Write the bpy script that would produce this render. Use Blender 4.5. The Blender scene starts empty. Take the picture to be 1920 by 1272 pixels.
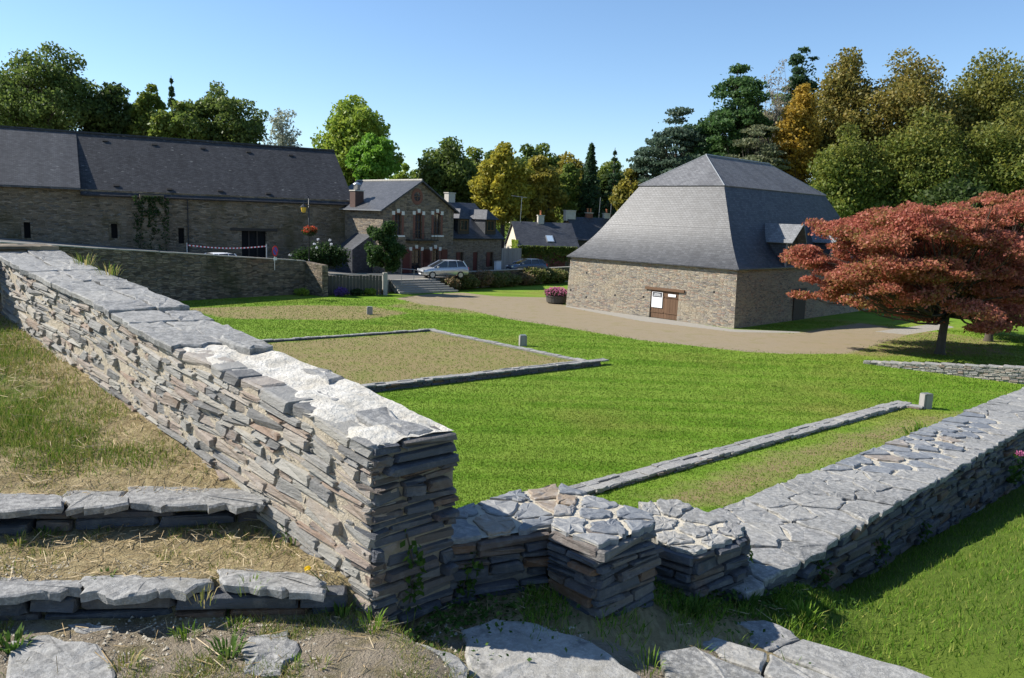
import bpy, bmesh, math, random
import numpy as np
from mathutils import Vector, Matrix
random.seed(7); rng = np.random.default_rng(7)
scene = bpy.context.scene
COL = scene.collection

# ------------------------------------------------------------------ camera
FPX, PITCH, ROLL, CZ = 1496.0, math.radians(8.67), math.radians(1.98), 6.6   # focal length in pixels of a 1920 px wide picture
_F = np.array([0, math.cos(PITCH), -math.sin(PITCH)]); _U0 = np.array([0, math.sin(PITCH), math.cos(PITCH)]); _R0 = np.array([1.0, 0, 0])
_R = _R0*math.cos(ROLL)+_U0*math.sin(ROLL); _U = -_R0*math.sin(ROLL)+_U0*math.cos(ROLL); _C = np.array([0, 0, CZ])
cam_data = bpy.data.cameras.new('camera'); cam = bpy.data.objects.new('camera', cam_data); COL.objects.link(cam)
cam_data.sensor_width = 23.1; cam_data.lens = 23.1*FPX/1920; cam_data.clip_start = 0.05; cam_data.clip_end = 2500
M = Matrix.Identity(4)
for i in range(3):
    M[i][0] = _R[i]; M[i][1] = _U[i]; M[i][2] = -_F[i]; M[i][3] = _C[i]
cam.matrix_world = M
scene.camera = cam
# ------------------------------------------------------------------ light
SUN_AZ = math.radians(-82)          # measured from +Y towards +X
SUN_EL = math.radians(39)
world = bpy.data.worlds.new('World'); scene.world = world; world.use_nodes = True
wn = world.node_tree; bg = wn.nodes['Background']
sky = wn.nodes.new('ShaderNodeTexSky'); sky.sky_type = 'NISHITA'; sky.sun_disc = False
sky.sun_elevation = SUN_EL; sky.sun_rotation = SUN_AZ
sky.altitude = 50; sky.air_density = 1.0; sky.dust_density = 0.0; sky.ozone_density = 5.0
wn.links.new(sky.outputs[0], bg.inputs[0]); bg.inputs[1].default_value = 0.105
sl = bpy.data.lights.new('sun', 'SUN'); sl.energy = 5.0; sl.angle = math.radians(0.53); sl.color = (1.0, 0.95, 0.87)
so = bpy.data.objects.new('sun', sl); COL.objects.link(so)
sdir = Vector((math.sin(SUN_AZ)*math.cos(SUN_EL), math.cos(SUN_AZ)*math.cos(SUN_EL), math.sin(SUN_EL)))
so.rotation_euler = sdir.to_track_quat('Z', 'Y').to_euler(); so.location = (-60, 20, 60)
vs = scene.view_settings; vs.view_transform = 'Standard'; vs.look = 'None'; vs.exposure = 0.76; vs.gamma = 1.0; vs.use_curve_mapping = False

# ------------------------------------------------------------------ survey helpers: a sighted direction -> a point of the place
def ray(x, y): return _F+_R*((x-960)/FPX)-_U*((y-636)/FPX)
def G(x, y, z=0.0):
    d = ray(x, y); return _C+d*((z-CZ)/d[2])
def D(x, y, Y):
    d = ray(x, y); return _C+d*(Y/d[1])
def onplane(P, n, x, y):
    d = ray(x, y); return _C+d*(((P-_C)@n)/(d@n))
def V3(*a): return np.array(a, float)
def az(deg): return V3(math.sin(math.radians(deg)), math.cos(math.radians(deg)), 0)
Z = V3(0, 0, 1)
def unit(v): v = np.asarray(v, float); return v/np.linalg.norm(v)

# ------------------------------------------------------------------ materials
def nd(nt, typ, ins=None, **props):
    n = nt.nodes.new('ShaderNode'+typ)
    for k, v in props.items(): setattr(n, k, v)
    for k, v in (ins or {}).items():
        s = n.inputs[k]
        if isinstance(v, bpy.types.NodeSocket): nt.links.new(v, s)
        else: s.default_value = v
    return n
def ramp(nt, fac, stops, interp='LINEAR'):
    n = nt.nodes.new('ShaderNodeValToRGB'); n.color_ramp.interpolation = interp
    e = n.color_ramp.elements
    while len(e) < len(stops): e.new(0.5)
    for q, (p, c) in zip(e, stops):
        q.position = p; q.color = (c[0], c[1], c[2], 1) if isinstance(c, (tuple, list)) else (c, c, c, 1)
    nt.links.new(fac, n.inputs[0]); return n.outputs[0]
def mix(nt, fac, a, b, mode='MIX'):
    n = nt.nodes.new('ShaderNodeMix'); n.data_type = 'RGBA'; n.blend_type = mode
    for s, v in ((n.inputs[0], fac), (n.inputs[6], a), (n.inputs[7], b)):
        if isinstance(v, bpy.types.NodeSocket): nt.links.new(v, s)
        elif isinstance(v, (tuple, list)): s.default_value = (*v[:3], 1)
        else: s.default_value = v
    return n.outputs[2]
def mth(nt, op, a, b=0.0, c=0.0):
    n = nt.nodes.new('ShaderNodeMath'); n.operation = op
    for s, v in zip(n.inputs, (a, b, c)):
        if isinstance(v, bpy.types.NodeSocket): nt.links.new(v, s)
        else: s.default_value = v
    return n.outputs[0]
def noise(nt, vec, scale, detail=4, rough=0.6, dist=0.0):
    n = nd(nt, 'TexNoise', {'Scale': scale, 'Detail': detail, 'Roughness': rough, 'Distortion': dist})
    if vec is not None: nt.links.new(vec, n.inputs['Vector'])
    return n.outputs[0]
def mapping(nt, vec, scale=(1, 1, 1), rot=(0, 0, 0)):
    return nd(nt, 'Mapping', {'Vector': vec, 'Scale': scale, 'Rotation': rot}).outputs[0]
def bump(nt, h, strength=0.5, dist=0.02, normal=None):
    n = nd(nt, 'Bump', {'Height': h, 'Strength': strength, 'Distance': dist})
    if normal is not None: nt.links.new(normal, n.inputs['Normal'])
    return n.outputs[0]
def wpos(nt): return nd(nt, 'NewGeometry').outputs['Position']
def objc(nt): return nd(nt, 'TexCoord').outputs['Object']
def uvc(nt): return nd(nt, 'UVMap', uv_map='UVMap').outputs[0]
def mat(name, fn):
    m = bpy.data.materials.new(name); m.use_nodes = True
    nt = m.node_tree; b = nt.nodes['Principled BSDF']
    b.inputs['Roughness'].default_value = 0.85
    b.inputs['Specular IOR Level'].default_value = 0.3
    fn(nt, b, m); return m
def setc(nt, b, c):
    if isinstance(c, bpy.types.NodeSocket): nt.links.new(c, b.inputs['Base Color'])
    else: b.inputs['Base Color'].default_value = (*c, 1)
def setn(nt, b, n): nt.links.new(n, b.inputs['Normal'])
def plain(name, col, rough=0.6, metal=0.0, spec=0.4, var=0.12, scale=6.0, bmp=0.0):
    def fn(nt, b, m):
        t = noise(nt, objc(nt), scale, 5)
        setc(nt, b, mix(nt, t, tuple(c*(1-var) for c in col), tuple(min(1, c*(1+var)) for c in col)))
        b.inputs['Roughness'].default_value = rough; b.inputs['Metallic'].default_value = metal; b.inputs['Specular IOR Level'].default_value = spec
        if bmp: setn(nt, b, bump(nt, noise(nt, objc(nt), scale*6, 4), bmp, 0.01))
    return mat(name, fn)

STONE = [(0.0, (.14, .137, .13)), (.15, (.27, .26, .235)), (.32, (.36, .34, .29)), (.45, (.20, .197, .19)), (.60, (.40, .375, .315)), (.72, (.29, .225, .18)), (.80, (.39, .36, .30)), (.93, (.27, .19, .135)), (1.0, (.43, .41, .36))]
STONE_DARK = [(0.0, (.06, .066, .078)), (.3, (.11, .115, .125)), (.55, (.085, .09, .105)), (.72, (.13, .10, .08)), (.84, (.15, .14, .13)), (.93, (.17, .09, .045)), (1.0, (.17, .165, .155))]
def stone_mat(name, stops, lich=0.35, val=1.0):
    def fn(nt, b, m):
        oi = nd(nt, 'ObjectInfo').outputs['Random']
        gi = nd(nt, 'NewGeometry').outputs['Random Per Island']
        r = mth(nt, 'FRACT', mth(nt, 'ADD', mth(nt, 'MULTIPLY', oi, 7.31), gi))
        p = wpos(nt)
        base = ramp(nt, r, stops)
        lay = noise(nt, mapping(nt, p, (9, 9, 55)), 1.6, 5, .65)
        base = mix(nt, mth(nt, 'MULTIPLY', lay, .9), base, mix(nt, 1.0, base, (.62, .62, .64), 'MULTIPLY'))
        spots = ramp(nt, noise(nt, p, 13, 6, .7), [(.50, 0.0), (.66, 1.0)])
        base = mix(nt, mth(nt, 'MULTIPLY', spots, lich), base, (.42, .41, .37))
        rust = ramp(nt, noise(nt, p, 3.1, 5, .65), [(.60, 0.0), (.74, 1.0)])
        base = mix(nt, mth(nt, 'MULTIPLY', rust, .35), base, (.25, .13, .06))
        setc(nt, b, base)
        fine = noise(nt, p, 60, 6, .7)
        h = mth(nt, 'ADD', mth(nt, 'MULTIPLY', lay, 1.0), mth(nt, 'MULTIPLY', fine, .5))
        setn(nt, b, bump(nt, h, .75, .018))
        b.inputs['Roughness'].default_value = .72; b.inputs['Specular IOR Level'].default_value = .35
    return mat(name, fn)
M_STONE = stone_mat('slate_rubble', STONE, .3)
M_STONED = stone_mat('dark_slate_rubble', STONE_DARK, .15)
def _capfn(nt, b, m):
    p = wpos(nt); oi = nd(nt, 'ObjectInfo').outputs['Random']
    base = ramp(nt, oi, [(0, (.15, .148, .14)), (.35, (.235, .23, .215)), (.7, (.19, .187, .18)), (1, (.275, .265, .24))])
    sp = ramp(nt, noise(nt, p, 26, 8, .78), [(.46, 0.0), (.57, 1.0)])
    base = mix(nt, mth(nt, 'MULTIPLY', sp, .5), base, (.45, .44, .41))
    dk = ramp(nt, noise(nt, p, 9, 6, .7), [(.56, 0.0), (.7, 1.0)])
    base = mix(nt, mth(nt, 'MULTIPLY', dk, .75), base, (.07, .072, .07))
    moss = ramp(nt, noise(nt, p, 2.3, 5, .7), [(.6, 0.0), (.75, 1.0)])
    base = mix(nt, mth(nt, 'MULTIPLY', moss, .3), base, (.13, .11, .05))
    setc(nt, b, base)
    h = mth(nt, 'ADD', noise(nt, p, 18, 7, .7), mth(nt, 'MULTIPLY', noise(nt, p, 70, 5, .7), .4))
    setn(nt, b, bump(nt, h, .6, .022)); b.inputs['Roughness'].default_value = .8; b.inputs['Specular IOR Level'].default_value = .2
M_CAP = mat('lichened_slate_slab', _capfn)
def _blue(nt, b, m):
    p = wpos(nt); oi = nd(nt, 'ObjectInfo').outputs['Random']
    base = ramp(nt, oi, [(0, (.13, .14, .155)), (.5, (.18, .19, .20)), (.8, (.24, .24, .235)), (1, (.26, .2, .14))])
    base = mix(nt, mth(nt, 'MULTIPLY', ramp(nt, noise(nt, p, 16, 6, .7), [(.5, 0.0), (.68, 1.0)]), .45), base, (.40, .40, .38))
    setc(nt, b, base); setn(nt, b, bump(nt, noise(nt, p, 35, 6, .7), .5, .015)); b.inputs['Roughness'].default_value = .6
M_BLUE = mat('blue_slate_flag', _blue)
def mortar(name, c0, c1, grain=45, st=.9):
    def fn(nt, b, m):
        p = wpos(nt)
        c = mix(nt, ramp(nt, noise(nt, p, 7, 6, .7), [(.35, 0.0), (.7, 1.0)]), c0, c1)
        c = mix(nt, mth(nt, 'MULTIPLY', ramp(nt, noise(nt, p, 30, 5, .7), [(.58, 0.0), (.75, 1.0)]), .35), c, tuple(x*.55 for x in c0))
        setc(nt, b, c)
        setn(nt, b, bump(nt, mth(nt, 'ADD', noise(nt, p, grain, 6, .75), noise(nt, p, grain*.25, 4)), st, .02)); b.inputs['Roughness'].default_value = .95
    return mat(name, fn)
M_MORTAR = mortar('sandy_mortar', (.40, .34, .25), (.55, .48, .37))
M_WHITE_MORTAR = mortar('white_lime_mortar', (.50, .46, .38), (.72, .69, .62), 30, 1.0)
M_DMORTAR = mortar('old_grey_mortar', (.15, .14, .12), (.24, .22, .19))
M_PALE_MORTAR = mortar('pale_pointing', (.42, .38, .30), (.56, .51, .41), 45, .6)

def rubble_uv(name, cells, mortar_c, sx=3.2, sy=13.0, damp=None, white=0.0, pale=0.0):
    """stone wall seen from afar: courses of flat stones on metre-scaled UVs"""
    def fn(nt, b, m):
        uv = uvc(nt); p = wpos(nt)
        wob = nd(nt, 'VectorMath', {0: uv, 1: nd(nt, 'VectorMath', {0: nd(nt, 'TexNoise', {'Vector': uv, 'Scale': 1.3, 'Detail': 3}).outputs[1], 'Scale': .22}, operation='SCALE').outputs[0]}, operation='ADD').outputs[0]
        mp = mapping(nt, wob, (sx, sy, 1))
        v1 = nd(nt, 'TexVoronoi', {'Vector': mp, 'Scale': 1.0, 'Randomness': .85}, voronoi_dimensions='2D')
        ve = nd(nt, 'TexVoronoi', {'Vector': mp, 'Scale': 1.0, 'Randomness': .85}, voronoi_dimensions='2D', feature='DISTANCE_TO_EDGE')
        cr = nd(nt, 'SeparateColor', {0: v1.outputs['Color']}).outputs[0]
        base = ramp(nt, cr, cells)
        big = noise(nt, mapping(nt, uv, (.35, .6, 1)), 1.0, 5, .65)
        edge = ramp(nt, ve.outputs[0], [(.02, 1.0), (.10, 0.0)])
        base = mix(nt, edge, base, mortar_c)
        if pale: base = mix(nt, mth(nt, 'MULTIPLY', ramp(nt, big, [(.5, 0.0), (.66, 1.0)]), pale), base, (.46, .385, .26))
        if damp: base = mix(nt, mth(nt, 'MULTIPLY', ramp(nt, noise(nt, mapping(nt, uv, (.28, .16, 1)), 1.0, 5, .6), [(.5, 0.0), (.68, 1.0)]), .75), base, damp)
        if white: base = mix(nt, mth(nt, 'MULTIPLY', ramp(nt, noise(nt, uv, 1.7, 6, .75), [(.58, 0.0), (.7, 1.0)]), white), base, (.33, .34, .32))
        base = mix(nt, ramp(nt, noise(nt, p, 9, 5, .7), [(.3, .55), (.7, 0.0)]), base, mix(nt, 1.0, base, (.5, .5, .5), 'MULTIPLY'))
        setc(nt, b, base)
        h = mth(nt, 'ADD', ramp(nt, ve.outputs[0], [(.0, 0.0), (.14, 1.0)]), mth(nt, 'MULTIPLY', cr, .9))
        setn(nt, b, bump(nt, h, .9, .05)); b.inputs['Roughness'].default_value = .9
    return mat(name, fn)
M_POWDER = rubble_uv('tan_slate_rubble_wall', [(0, (.13, .125, .115)), (.25, (.37, .32, .24)), (.5, (.27, .25, .22)), (.7, (.46, .39, .285)), (.82, (.34, .23, .165)), (1, (.20, .19, .18))], (.48, .405, .29), sx=3.3, sy=14, pale=.55)
M_BARNW = rubble_uv('weathered_barn_stone', [(0, (.10, .08, .055)), (.3, (.25, .19, .125)), (.6, (.18, .145, .105)), (.85, (.33, .26, .18)), (1, (.13, .12, .105))], (.27, .22, .15), damp=(.085, .07, .02), white=.55, sx=2.2, sy=8)
M_RETW = rubble_uv('brown_retaining_stone', [(0, (.08, .065, .05)), (.4, (.21, .16, .115)), (.7, (.31, .245, .175)), (1, (.14, .125, .11))], (.15, .12, .085), sx=2.2, sy=8, damp=(.05, .055, .02))
M_HOUSEW = rubble_uv('dark_house_stone', [(0, (.12, .10, .08)), (.4, (.24, .19, .14)), (.7, (.31, .25, .18)), (1, (.17, .155, .14))], (.29, .24, .175), sx=2.4, sy=7)
M_HOUSEL = rubble_uv('brown_cottage_stone', [(0, (.15, .12, .09)), (.4, (.24, .19, .135)), (.7, (.30, .245, .18)), (1, (.19, .165, .14))], (.28, .23, .17), sx=3, sy=9)

def slate_roof(name, c0, c1, lichen=0.0, rough=.5, spec=.5, rows=4.2):
    def fn(nt, b, m):
        uv = uvc(nt)
        br = nd(nt, 'TexBrick', {'Vector': uv, 'Scale': 1.0, 'Mortar Size': .012, 'Mortar Smooth': .2, 'Brick Width': .30, 'Row Height': 1/rows/1.6, 'Color1': (0, 0, 0, 1), 'Color2': (1, 1, 1, 1), 'Mortar': (.2, .2, .2, 1), 'Bias': 0.0})
        rv = nd(nt, 'SeparateColor', {0: br.outputs[0]}).outputs[0]
        base = mix(nt, rv, c0, c1)
        st = noise(nt, mapping(nt, uv, (1.1, .12, 1)), 1.0, 5, .65)
        base = mix(nt, ramp(nt, st, [(.42, .0), (.66, .55)]), base, mix(nt, 1.0, base, (.5, .5, .52), 'MULTIPLY'))
        base = mix(nt, mth(nt, 'MULTIPLY', br.outputs[1], .8), base, tuple(x*.4 for x in c0))
        if lichen:
            v = nd(nt, 'TexVoronoi', {'Vector': mapping(nt, uv, (1.2, 1.9, 1)), 'Scale': 1.0, 'Randomness': 1.0}, voronoi_dimensions='2D')
            sz = mth(nt, 'MULTIPLY', nd(nt, 'SeparateColor', {0: v.outputs['Color']}).outputs[1], .26)
            d = mth(nt, 'ADD', v.outputs['Distance'], mth(nt, 'MULTIPLY', noise(nt, uv, 6, 4), .22))
            spot = ramp(nt, mth(nt, 'SUBTRACT', mth(nt, 'ADD', sz, .03), d), [(.0, 0.0), (.05, 1.0)])
            spot = mth(nt, 'MULTIPLY', spot, ramp(nt, noise(nt, mapping(nt, uv, (.35, .5, 1)), 1.0, 4), [(.42, .1), (.62, 1.0)])); base = mix(nt, mth(nt, 'MULTIPLY', spot, lichen), base, (.26, .26, .245)); base = mix(nt, ramp(nt, noise(nt, mapping(nt, uv, (3, 5, 1)), 1.0, 6, .8), [(.56, 0.0), (.7, .4)]), base, (.17, .17, .155))
        setc(nt, b, base)
        h = mth(nt, 'ADD', mth(nt, 'MULTIPLY', rv, .5), mth(nt, 'SUBTRACT', 1.0, br.outputs[1]))
        setn(nt, b, bump(nt, h, .35, .015))
        b.inputs['Roughness'].default_value = rough; b.inputs['Specular IOR Level'].default_value = spec
    return mat(name, fn)
M_SLATE = slate_roof('grey_slate_roof', (.034, .036, .040), (.078, .080, .085), 0.0, .47, .33)
M_SLATE_BARN = slate_roof('lichened_slate_roof', (.040, .040, .043), (.070, .070, .074), .5, .7, .16)
M_SLATE_H = slate_roof('blue_slate_roof', (.038, .041, .048), (.07, .074, .084), .15, .5, .35)

def _leadfn(nt, b, m):
    setc(nt, b, mix(nt, noise(nt, wpos(nt), 4), (.2, .21, .22), (.32, .33, .34))); b.inputs['Roughness'].default_value = .5
M_LEAD = mat('lead_flashing', _leadfn)
def wood(name, c0, c1, sc=(30, 30, 2)):
    def fn(nt, b, m):
        o = objc(nt)
        n = noise(nt, mapping(nt, o, sc), 1.0, 6, .65); w = nd(nt, 'ObjectInfo').outputs['Random']
        c = mix(nt, n, c0, c1); c = mix(nt, mth(nt, 'MULTIPLY', w, .45), c, mix(nt, 1.0, c, (.55, .55, .55), 'MULTIPLY'))
        setc(nt, b, c); setn(nt, b, bump(nt, n, .4, .01)); b.inputs['Roughness'].default_value = .75
    return mat(name, fn)
M_DOOR = wood('brown_plank', (.10, .055, .03), (.20, .115, .065))
M_GREYWOOD = wood('silvered_wood', (.22, .20, .18), (.42, .40, .37))
M_FENCE = wood('weathered_board', (.055, .05, .042), (.12, .108, .09))
M_DARKWOOD = wood('old_dark_wood', (.035, .03, .025), (.07, .058, .045))
M_SHUTTER = plain('oxblood_paint', (.10, .022, .016), .5)
M_BRICK = plain('red_brick', (.17, .075, .052), .85, var=.3, scale=9)
M_WHITE = plain('white_stone_trim', (.66, .65, .60), .8)
M_CREAM = plain('cream_render', (.60, .53, .40), .9)
M_IRON = plain('black_iron', (.02, .02, .022), .45)
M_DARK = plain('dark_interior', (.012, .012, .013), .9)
def _glass(nt, b, m):
    setc(nt, b, (.02, .024, .03)); b.inputs['Roughness'].default_value = .06; b.inputs['Specular IOR Level'].default_value = .8
M_GLASS = mat('window_glass', _glass)
M_FRAMEW = plain('brown_window_frame', (.11, .055, .025), .5)
M_POT = plain('terracotta', (.42, .15, .07), .8)
M_CHIM = plain('chimney_render', (.45, .42, .36), .9, var=.25, scale=3)
M_STEEL = plain('galvanised_steel', (.42, .43, .44), .4, .7)
M_PAPER = plain('white_paper', (.80, .80, .79), .7, var=.02)
M_BLACKP = plain('black_print', (.02, .022, .03), .6)
M_SILVER = plain('silver_car_paint', (.52, .54, .56), .25, .55, .6, var=.03)
M_BLUEP = plain('slate_blue_car_paint', (.10, .135, .19), .22, .4, .6, var=.03)
M_WHITEP = plain('white_car_paint', (.75, .76, .77), .25, .0, .6, var=.03)
M_TYRE = plain('tyre_rubber', (.02, .02, .02), .8)
M_LAMPY = plain('amber_lantern_glass', (.62, .38, .06), .25, 0, .6)
M_RED = plain('red_enamel', (.60, .03, .03), .4)
M_BLUES = plain('blue_enamel', (.05, .10, .45), .4)
M_WENAMEL = plain('white_enamel', (.8, .8, .8), .4)
M_HEADL = plain('headlight_glass', (.65, .67, .70), .1, .3, .8)
def _concrete(nt, b, m):
    p = wpos(nt); setc(nt, b, mix(nt, noise(nt, p, 3, 6, .7), (.26, .25, .22), (.40, .38, .34))); setn(nt, b, bump(nt, noise(nt, p, 25, 5), .4, .02))
M_CONC = mat('weathered_concrete', _concrete)

# ground colours, shared by the sheets and the blades on them
def lawn_colour(nt, p):
    big = noise(nt, p, .11, 5, .6); mid = noise(nt, mapping(nt, p, (1, 1, 1), (0, 0, .75)), .55, 5, .65); fine = noise(nt, p, 5.0, 5, .7)
    strip = noise(nt, mapping(nt, p, (.05, .95, 1), (0, 0, -.72)), 1.0, 3, .5)
    c = ramp(nt, mid, [(.28, (.074, .150, .010)), (.5, (.115, .222, .015)), (.72, (.180, .275, .03))])
    c = mix(nt, ramp(nt, strip, [(.4, 0.0), (.58, .65)]), c, (.20, .29, .04))
    c = mix(nt, ramp(nt, big, [(.50, 0.0), (.68, .6)]), c, (.24, .215, .055))
    c = mix(nt, ramp(nt, fine, [(.3, .5), (.62, 0.0)]), c, mix(nt, 1.0, c, (.5, .52, .45), 'MULTIPLY'))
    return c
def _ground(nt, b, m):
    p = wpos(nt); c = lawn_colour(nt, p)
    at = nd(nt, 'Attribute', attribute_name='mask'); sc = nd(nt, 'SeparateColor', {0: at.outputs['Color']})
    n1 = noise(nt, p, 1.1, 6, .7); n2 = noise(nt, p, 7, 5, .7)
    def th(ch, w=.5, lo=.42, hi=.58):
        v = mth(nt, 'ADD', sc.outputs[ch], mth(nt, 'MULTIPLY', mth(nt, 'SUBTRACT', mth(nt, 'ADD', mth(nt, 'MULTIPLY', n1, .65), mth(nt, 'MULTIPLY', n2, .35)), .5), w*2))
        return ramp(nt, v, [(lo, 0.0), (hi, 1.0)])
    dry = mix(nt, n1, (.19, .145, .075), (.30, .215, .12)); dry = mix(nt, ramp(nt, n2, [(.48, 0.0), (.64, .8)]), dry, (.16, .165, .05)); dry = mix(nt, ramp(nt, noise(nt, p, .6, 4, .6), [(.48, 0.0), (.64, .6)]), dry, (.19, .19, .06))
    c = mix(nt, mth(nt, 'MULTIPLY', th(1, .8, .3, .7), .92), c, dry)
    grav = mix(nt, n2, (.205, .165, .105), (.33, .27, .18)); grav = mix(nt, ramp(nt, noise(nt, mapping(nt, p, (.25, .9, 1), (0, 0, .8)), 1.0, 4), [(.45, 0.0), (.6, .5)]), grav, (.26, .215, .15)); grav = mix(nt, ramp(nt, noise(nt, p, 40, 4, .7), [(.55, 0.0), (.68, .6)]), grav, (.16, .13, .085)); grav = mix(nt, ramp(nt, n1, [(.5, 0.0), (.7, .6)]), grav, (.20, .18, .07))
    c = mix(nt, th(0, .35), c, grav)
    conc = mix(nt, n2, (.24, .225, .19), (.36, .335, .29))
    c = mix(nt, th(2, .12), c, conc)
    setc(nt, b, c)
    setn(nt, b, bump(nt, mth(nt, 'ADD', noise(nt, p, 24, 6, .75), mth(nt, 'MULTIPLY', n1, .6)), .7, .05)); b.inputs['Roughness'].default_value = .95; b.inputs['Specular IOR Level'].default_value = .1
M_GROUND = mat('lawn_and_gravel', _ground)
def _bank(nt, b, m):
    p = wpos(nt)
    at = nd(nt, 'Attribute', attribute_name='mask'); sc = nd(nt, 'SeparateColor', {0: at.outputs['Color']})
    n1 = noise(nt, p, 2.6, 6, .7); n2 = noise(nt, p, 22, 6, .75); n3 = noise(nt, mapping(nt, p, (40, 9, 9)), 1.0, 4)
    straw = mix(nt, n2, (.15, .115, .06), (.44, .35, .19)); straw = mix(nt, ramp(nt, n3, [(.45, 0.0), (.6, .5)]), straw, (.50, .41, .23))
    soil = mix(nt, n2, (.15, .12, .085), (.40, .34, .255)); soil = mix(nt, ramp(nt, noise(nt, p, 5.5, 6, .7), [(.5, 0.0), (.66, .75)]), soil, (.12, .105, .045)); soil = mix(nt, ramp(nt, noise(nt, p, 60, 5, .7), [(.58, 0.0), (.7, .7)]), soil, (.47, .43, .36))
    green = mix(nt, n2, (.05, .09, .010), (.15, .205, .03))
    v = mth(nt, 'ADD', sc.outputs[0], mth(nt, 'MULTIPLY', mth(nt, 'SUBTRACT', n1, .5), 1.3))
    c = mix(nt, ramp(nt, v, [(.4, 0.0), (.65, 1.0)]), straw, green)
    w = mth(nt, 'ADD', sc.outputs[1], mth(nt, 'MULTIPLY', mth(nt, 'SUBTRACT', noise(nt, p, 3.7, 5), .5), 1.2))
    c = mix(nt, ramp(nt, w, [(.42, 0.0), (.62, 1.0)]), c, soil)
    setc(nt, b, c); setn(nt, b, bump(nt, mth(nt, 'ADD', n2, noise(nt, p, 90, 5)), .9, .03)); b.inputs['Roughness'].default_value = .95; b.inputs['Specular IOR Level'].default_value = .1
M_BANK = mat('dry_bank_soil', _bank)
def blade_mat(name, stops, lawn=False, trans=.35):
    def fn(nt, b, m):
        r = nd(nt, 'NewGeometry').outputs['Random Per Island']
        c = ramp(nt, r, stops)
        if lawn: c = mix(nt, .45, lawn_colour(nt, wpos(nt)), c)
        setc(nt, b, c); b.inputs['Roughness'].default_value = .7; b.inputs['Specular IOR Level'].default_value = .12
        t = nd(nt, 'BsdfTranslucent', {'Color': c}); ms = nd(nt, 'MixShader', {0: trans, 1: b.outputs[0], 2: t.outputs[0]})
        nt.links.new(ms.outputs[0], nt.nodes['Material Output'].inputs[0])
    return mat(name, fn)
M_LAWNBLADE = blade_mat('lawn_blade', [(0, (.08, .15, .010)), (.55, (.14, .225, .018)), (.85, (.23, .26, .05)), (1, (.36, .31, .11))], True, .2)
M_BLADE = blade_mat('bank_grass_blade', [(0, (.08, .15, .015)), (.4, (.15, .22, .03)), (.65, (.28, .27, .07)), (1, (.48, .37, .18))])
M_BLADEG = blade_mat('green_grass_blade', [(0, (.06, .13, .012)), (.5, (.12, .23, .02)), (.85, (.20, .28, .04)), (1, (.33, .30, .09))])
M_STRAW = blade_mat('dry_straw', [(0, (.30, .21, .10)), (.5, (.45, .34, .19)), (1, (.58, .47, .30))], trans=.15)
M_WEED = blade_mat('weed_leaf', [(0, (.05, .11, .02)), (.6, (.09, .17, .03)), (1, (.15, .21, .05))])
M_IVY = blade_mat('ivy_leaf', [(0, (.03, .07, .012)), (.6, (.06, .12, .02)), (1, (.10, .16, .03))])
def leafm(name, *cols, trans=.48, lum=2.05, cs=.5, top=None):
    stops = [(i/max(1, len(cols)-1), tuple(min(.85, x*lum) for x in c)) for i, c in enumerate(cols)]
    def fn(nt, b, m):
        r = nd(nt, 'NewGeometry').outputs['Random Per Island']
        n = noise(nt, wpos(nt), cs, 4, .6)
        f = mth(nt, 'ADD', mth(nt, 'MULTIPLY', r, .55), mth(nt, 'MULTIPLY', ramp(nt, n, [(.3, 0.0), (.7, 1.0)]), .45))
        c = ramp(nt, f, stops)
        if top:
            hz = mth(nt, 'ADD', nd(nt, 'SeparateXYZ', {0: wpos(nt)}).outputs[2], mth(nt, 'MULTIPLY', mth(nt, 'SUBTRACT', noise(nt, wpos(nt), .3, 3), .5), 12.0))
            c = mix(nt, ramp(nt, mth(nt, 'MULTIPLY', hz, .04), [(top[0]*.04, 0.0), (top[1]*.04, .42)]), c, mix(nt, r, top[2], top[3]))
        setc(nt, b, c); b.inputs['Roughness'].default_value = .55; b.inputs['Specular IOR Level'].default_value = .3
        t = nd(nt, 'BsdfTranslucent', {'Color': c}); ms = nd(nt, 'MixShader', {0: trans, 1: b.outputs[0], 2: t.outputs[0]})
        nt.links.new(ms.outputs[0], nt.nodes['Material Output'].inputs[0])
    return mat(name, fn)
def bark(name, c0, c1):
    def fn(nt, b, m):
        o = objc(nt); n = noise(nt, mapping(nt, o, (9, 9, 1.6)), 1.0, 6, .7)
        setc(nt, b, mix(nt, n, c0, c1)); setn(nt, b, bump(nt, n, .8, .04)); b.inputs['Roughness'].default_value = .9
    return mat(name, fn)
M_BARK = bark('bark', (.035, .028, .02), (.11, .09, .07))
M_BARKG = bark('pale_bark', (.14, .13, .11), (.26, .24, .21))

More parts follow.
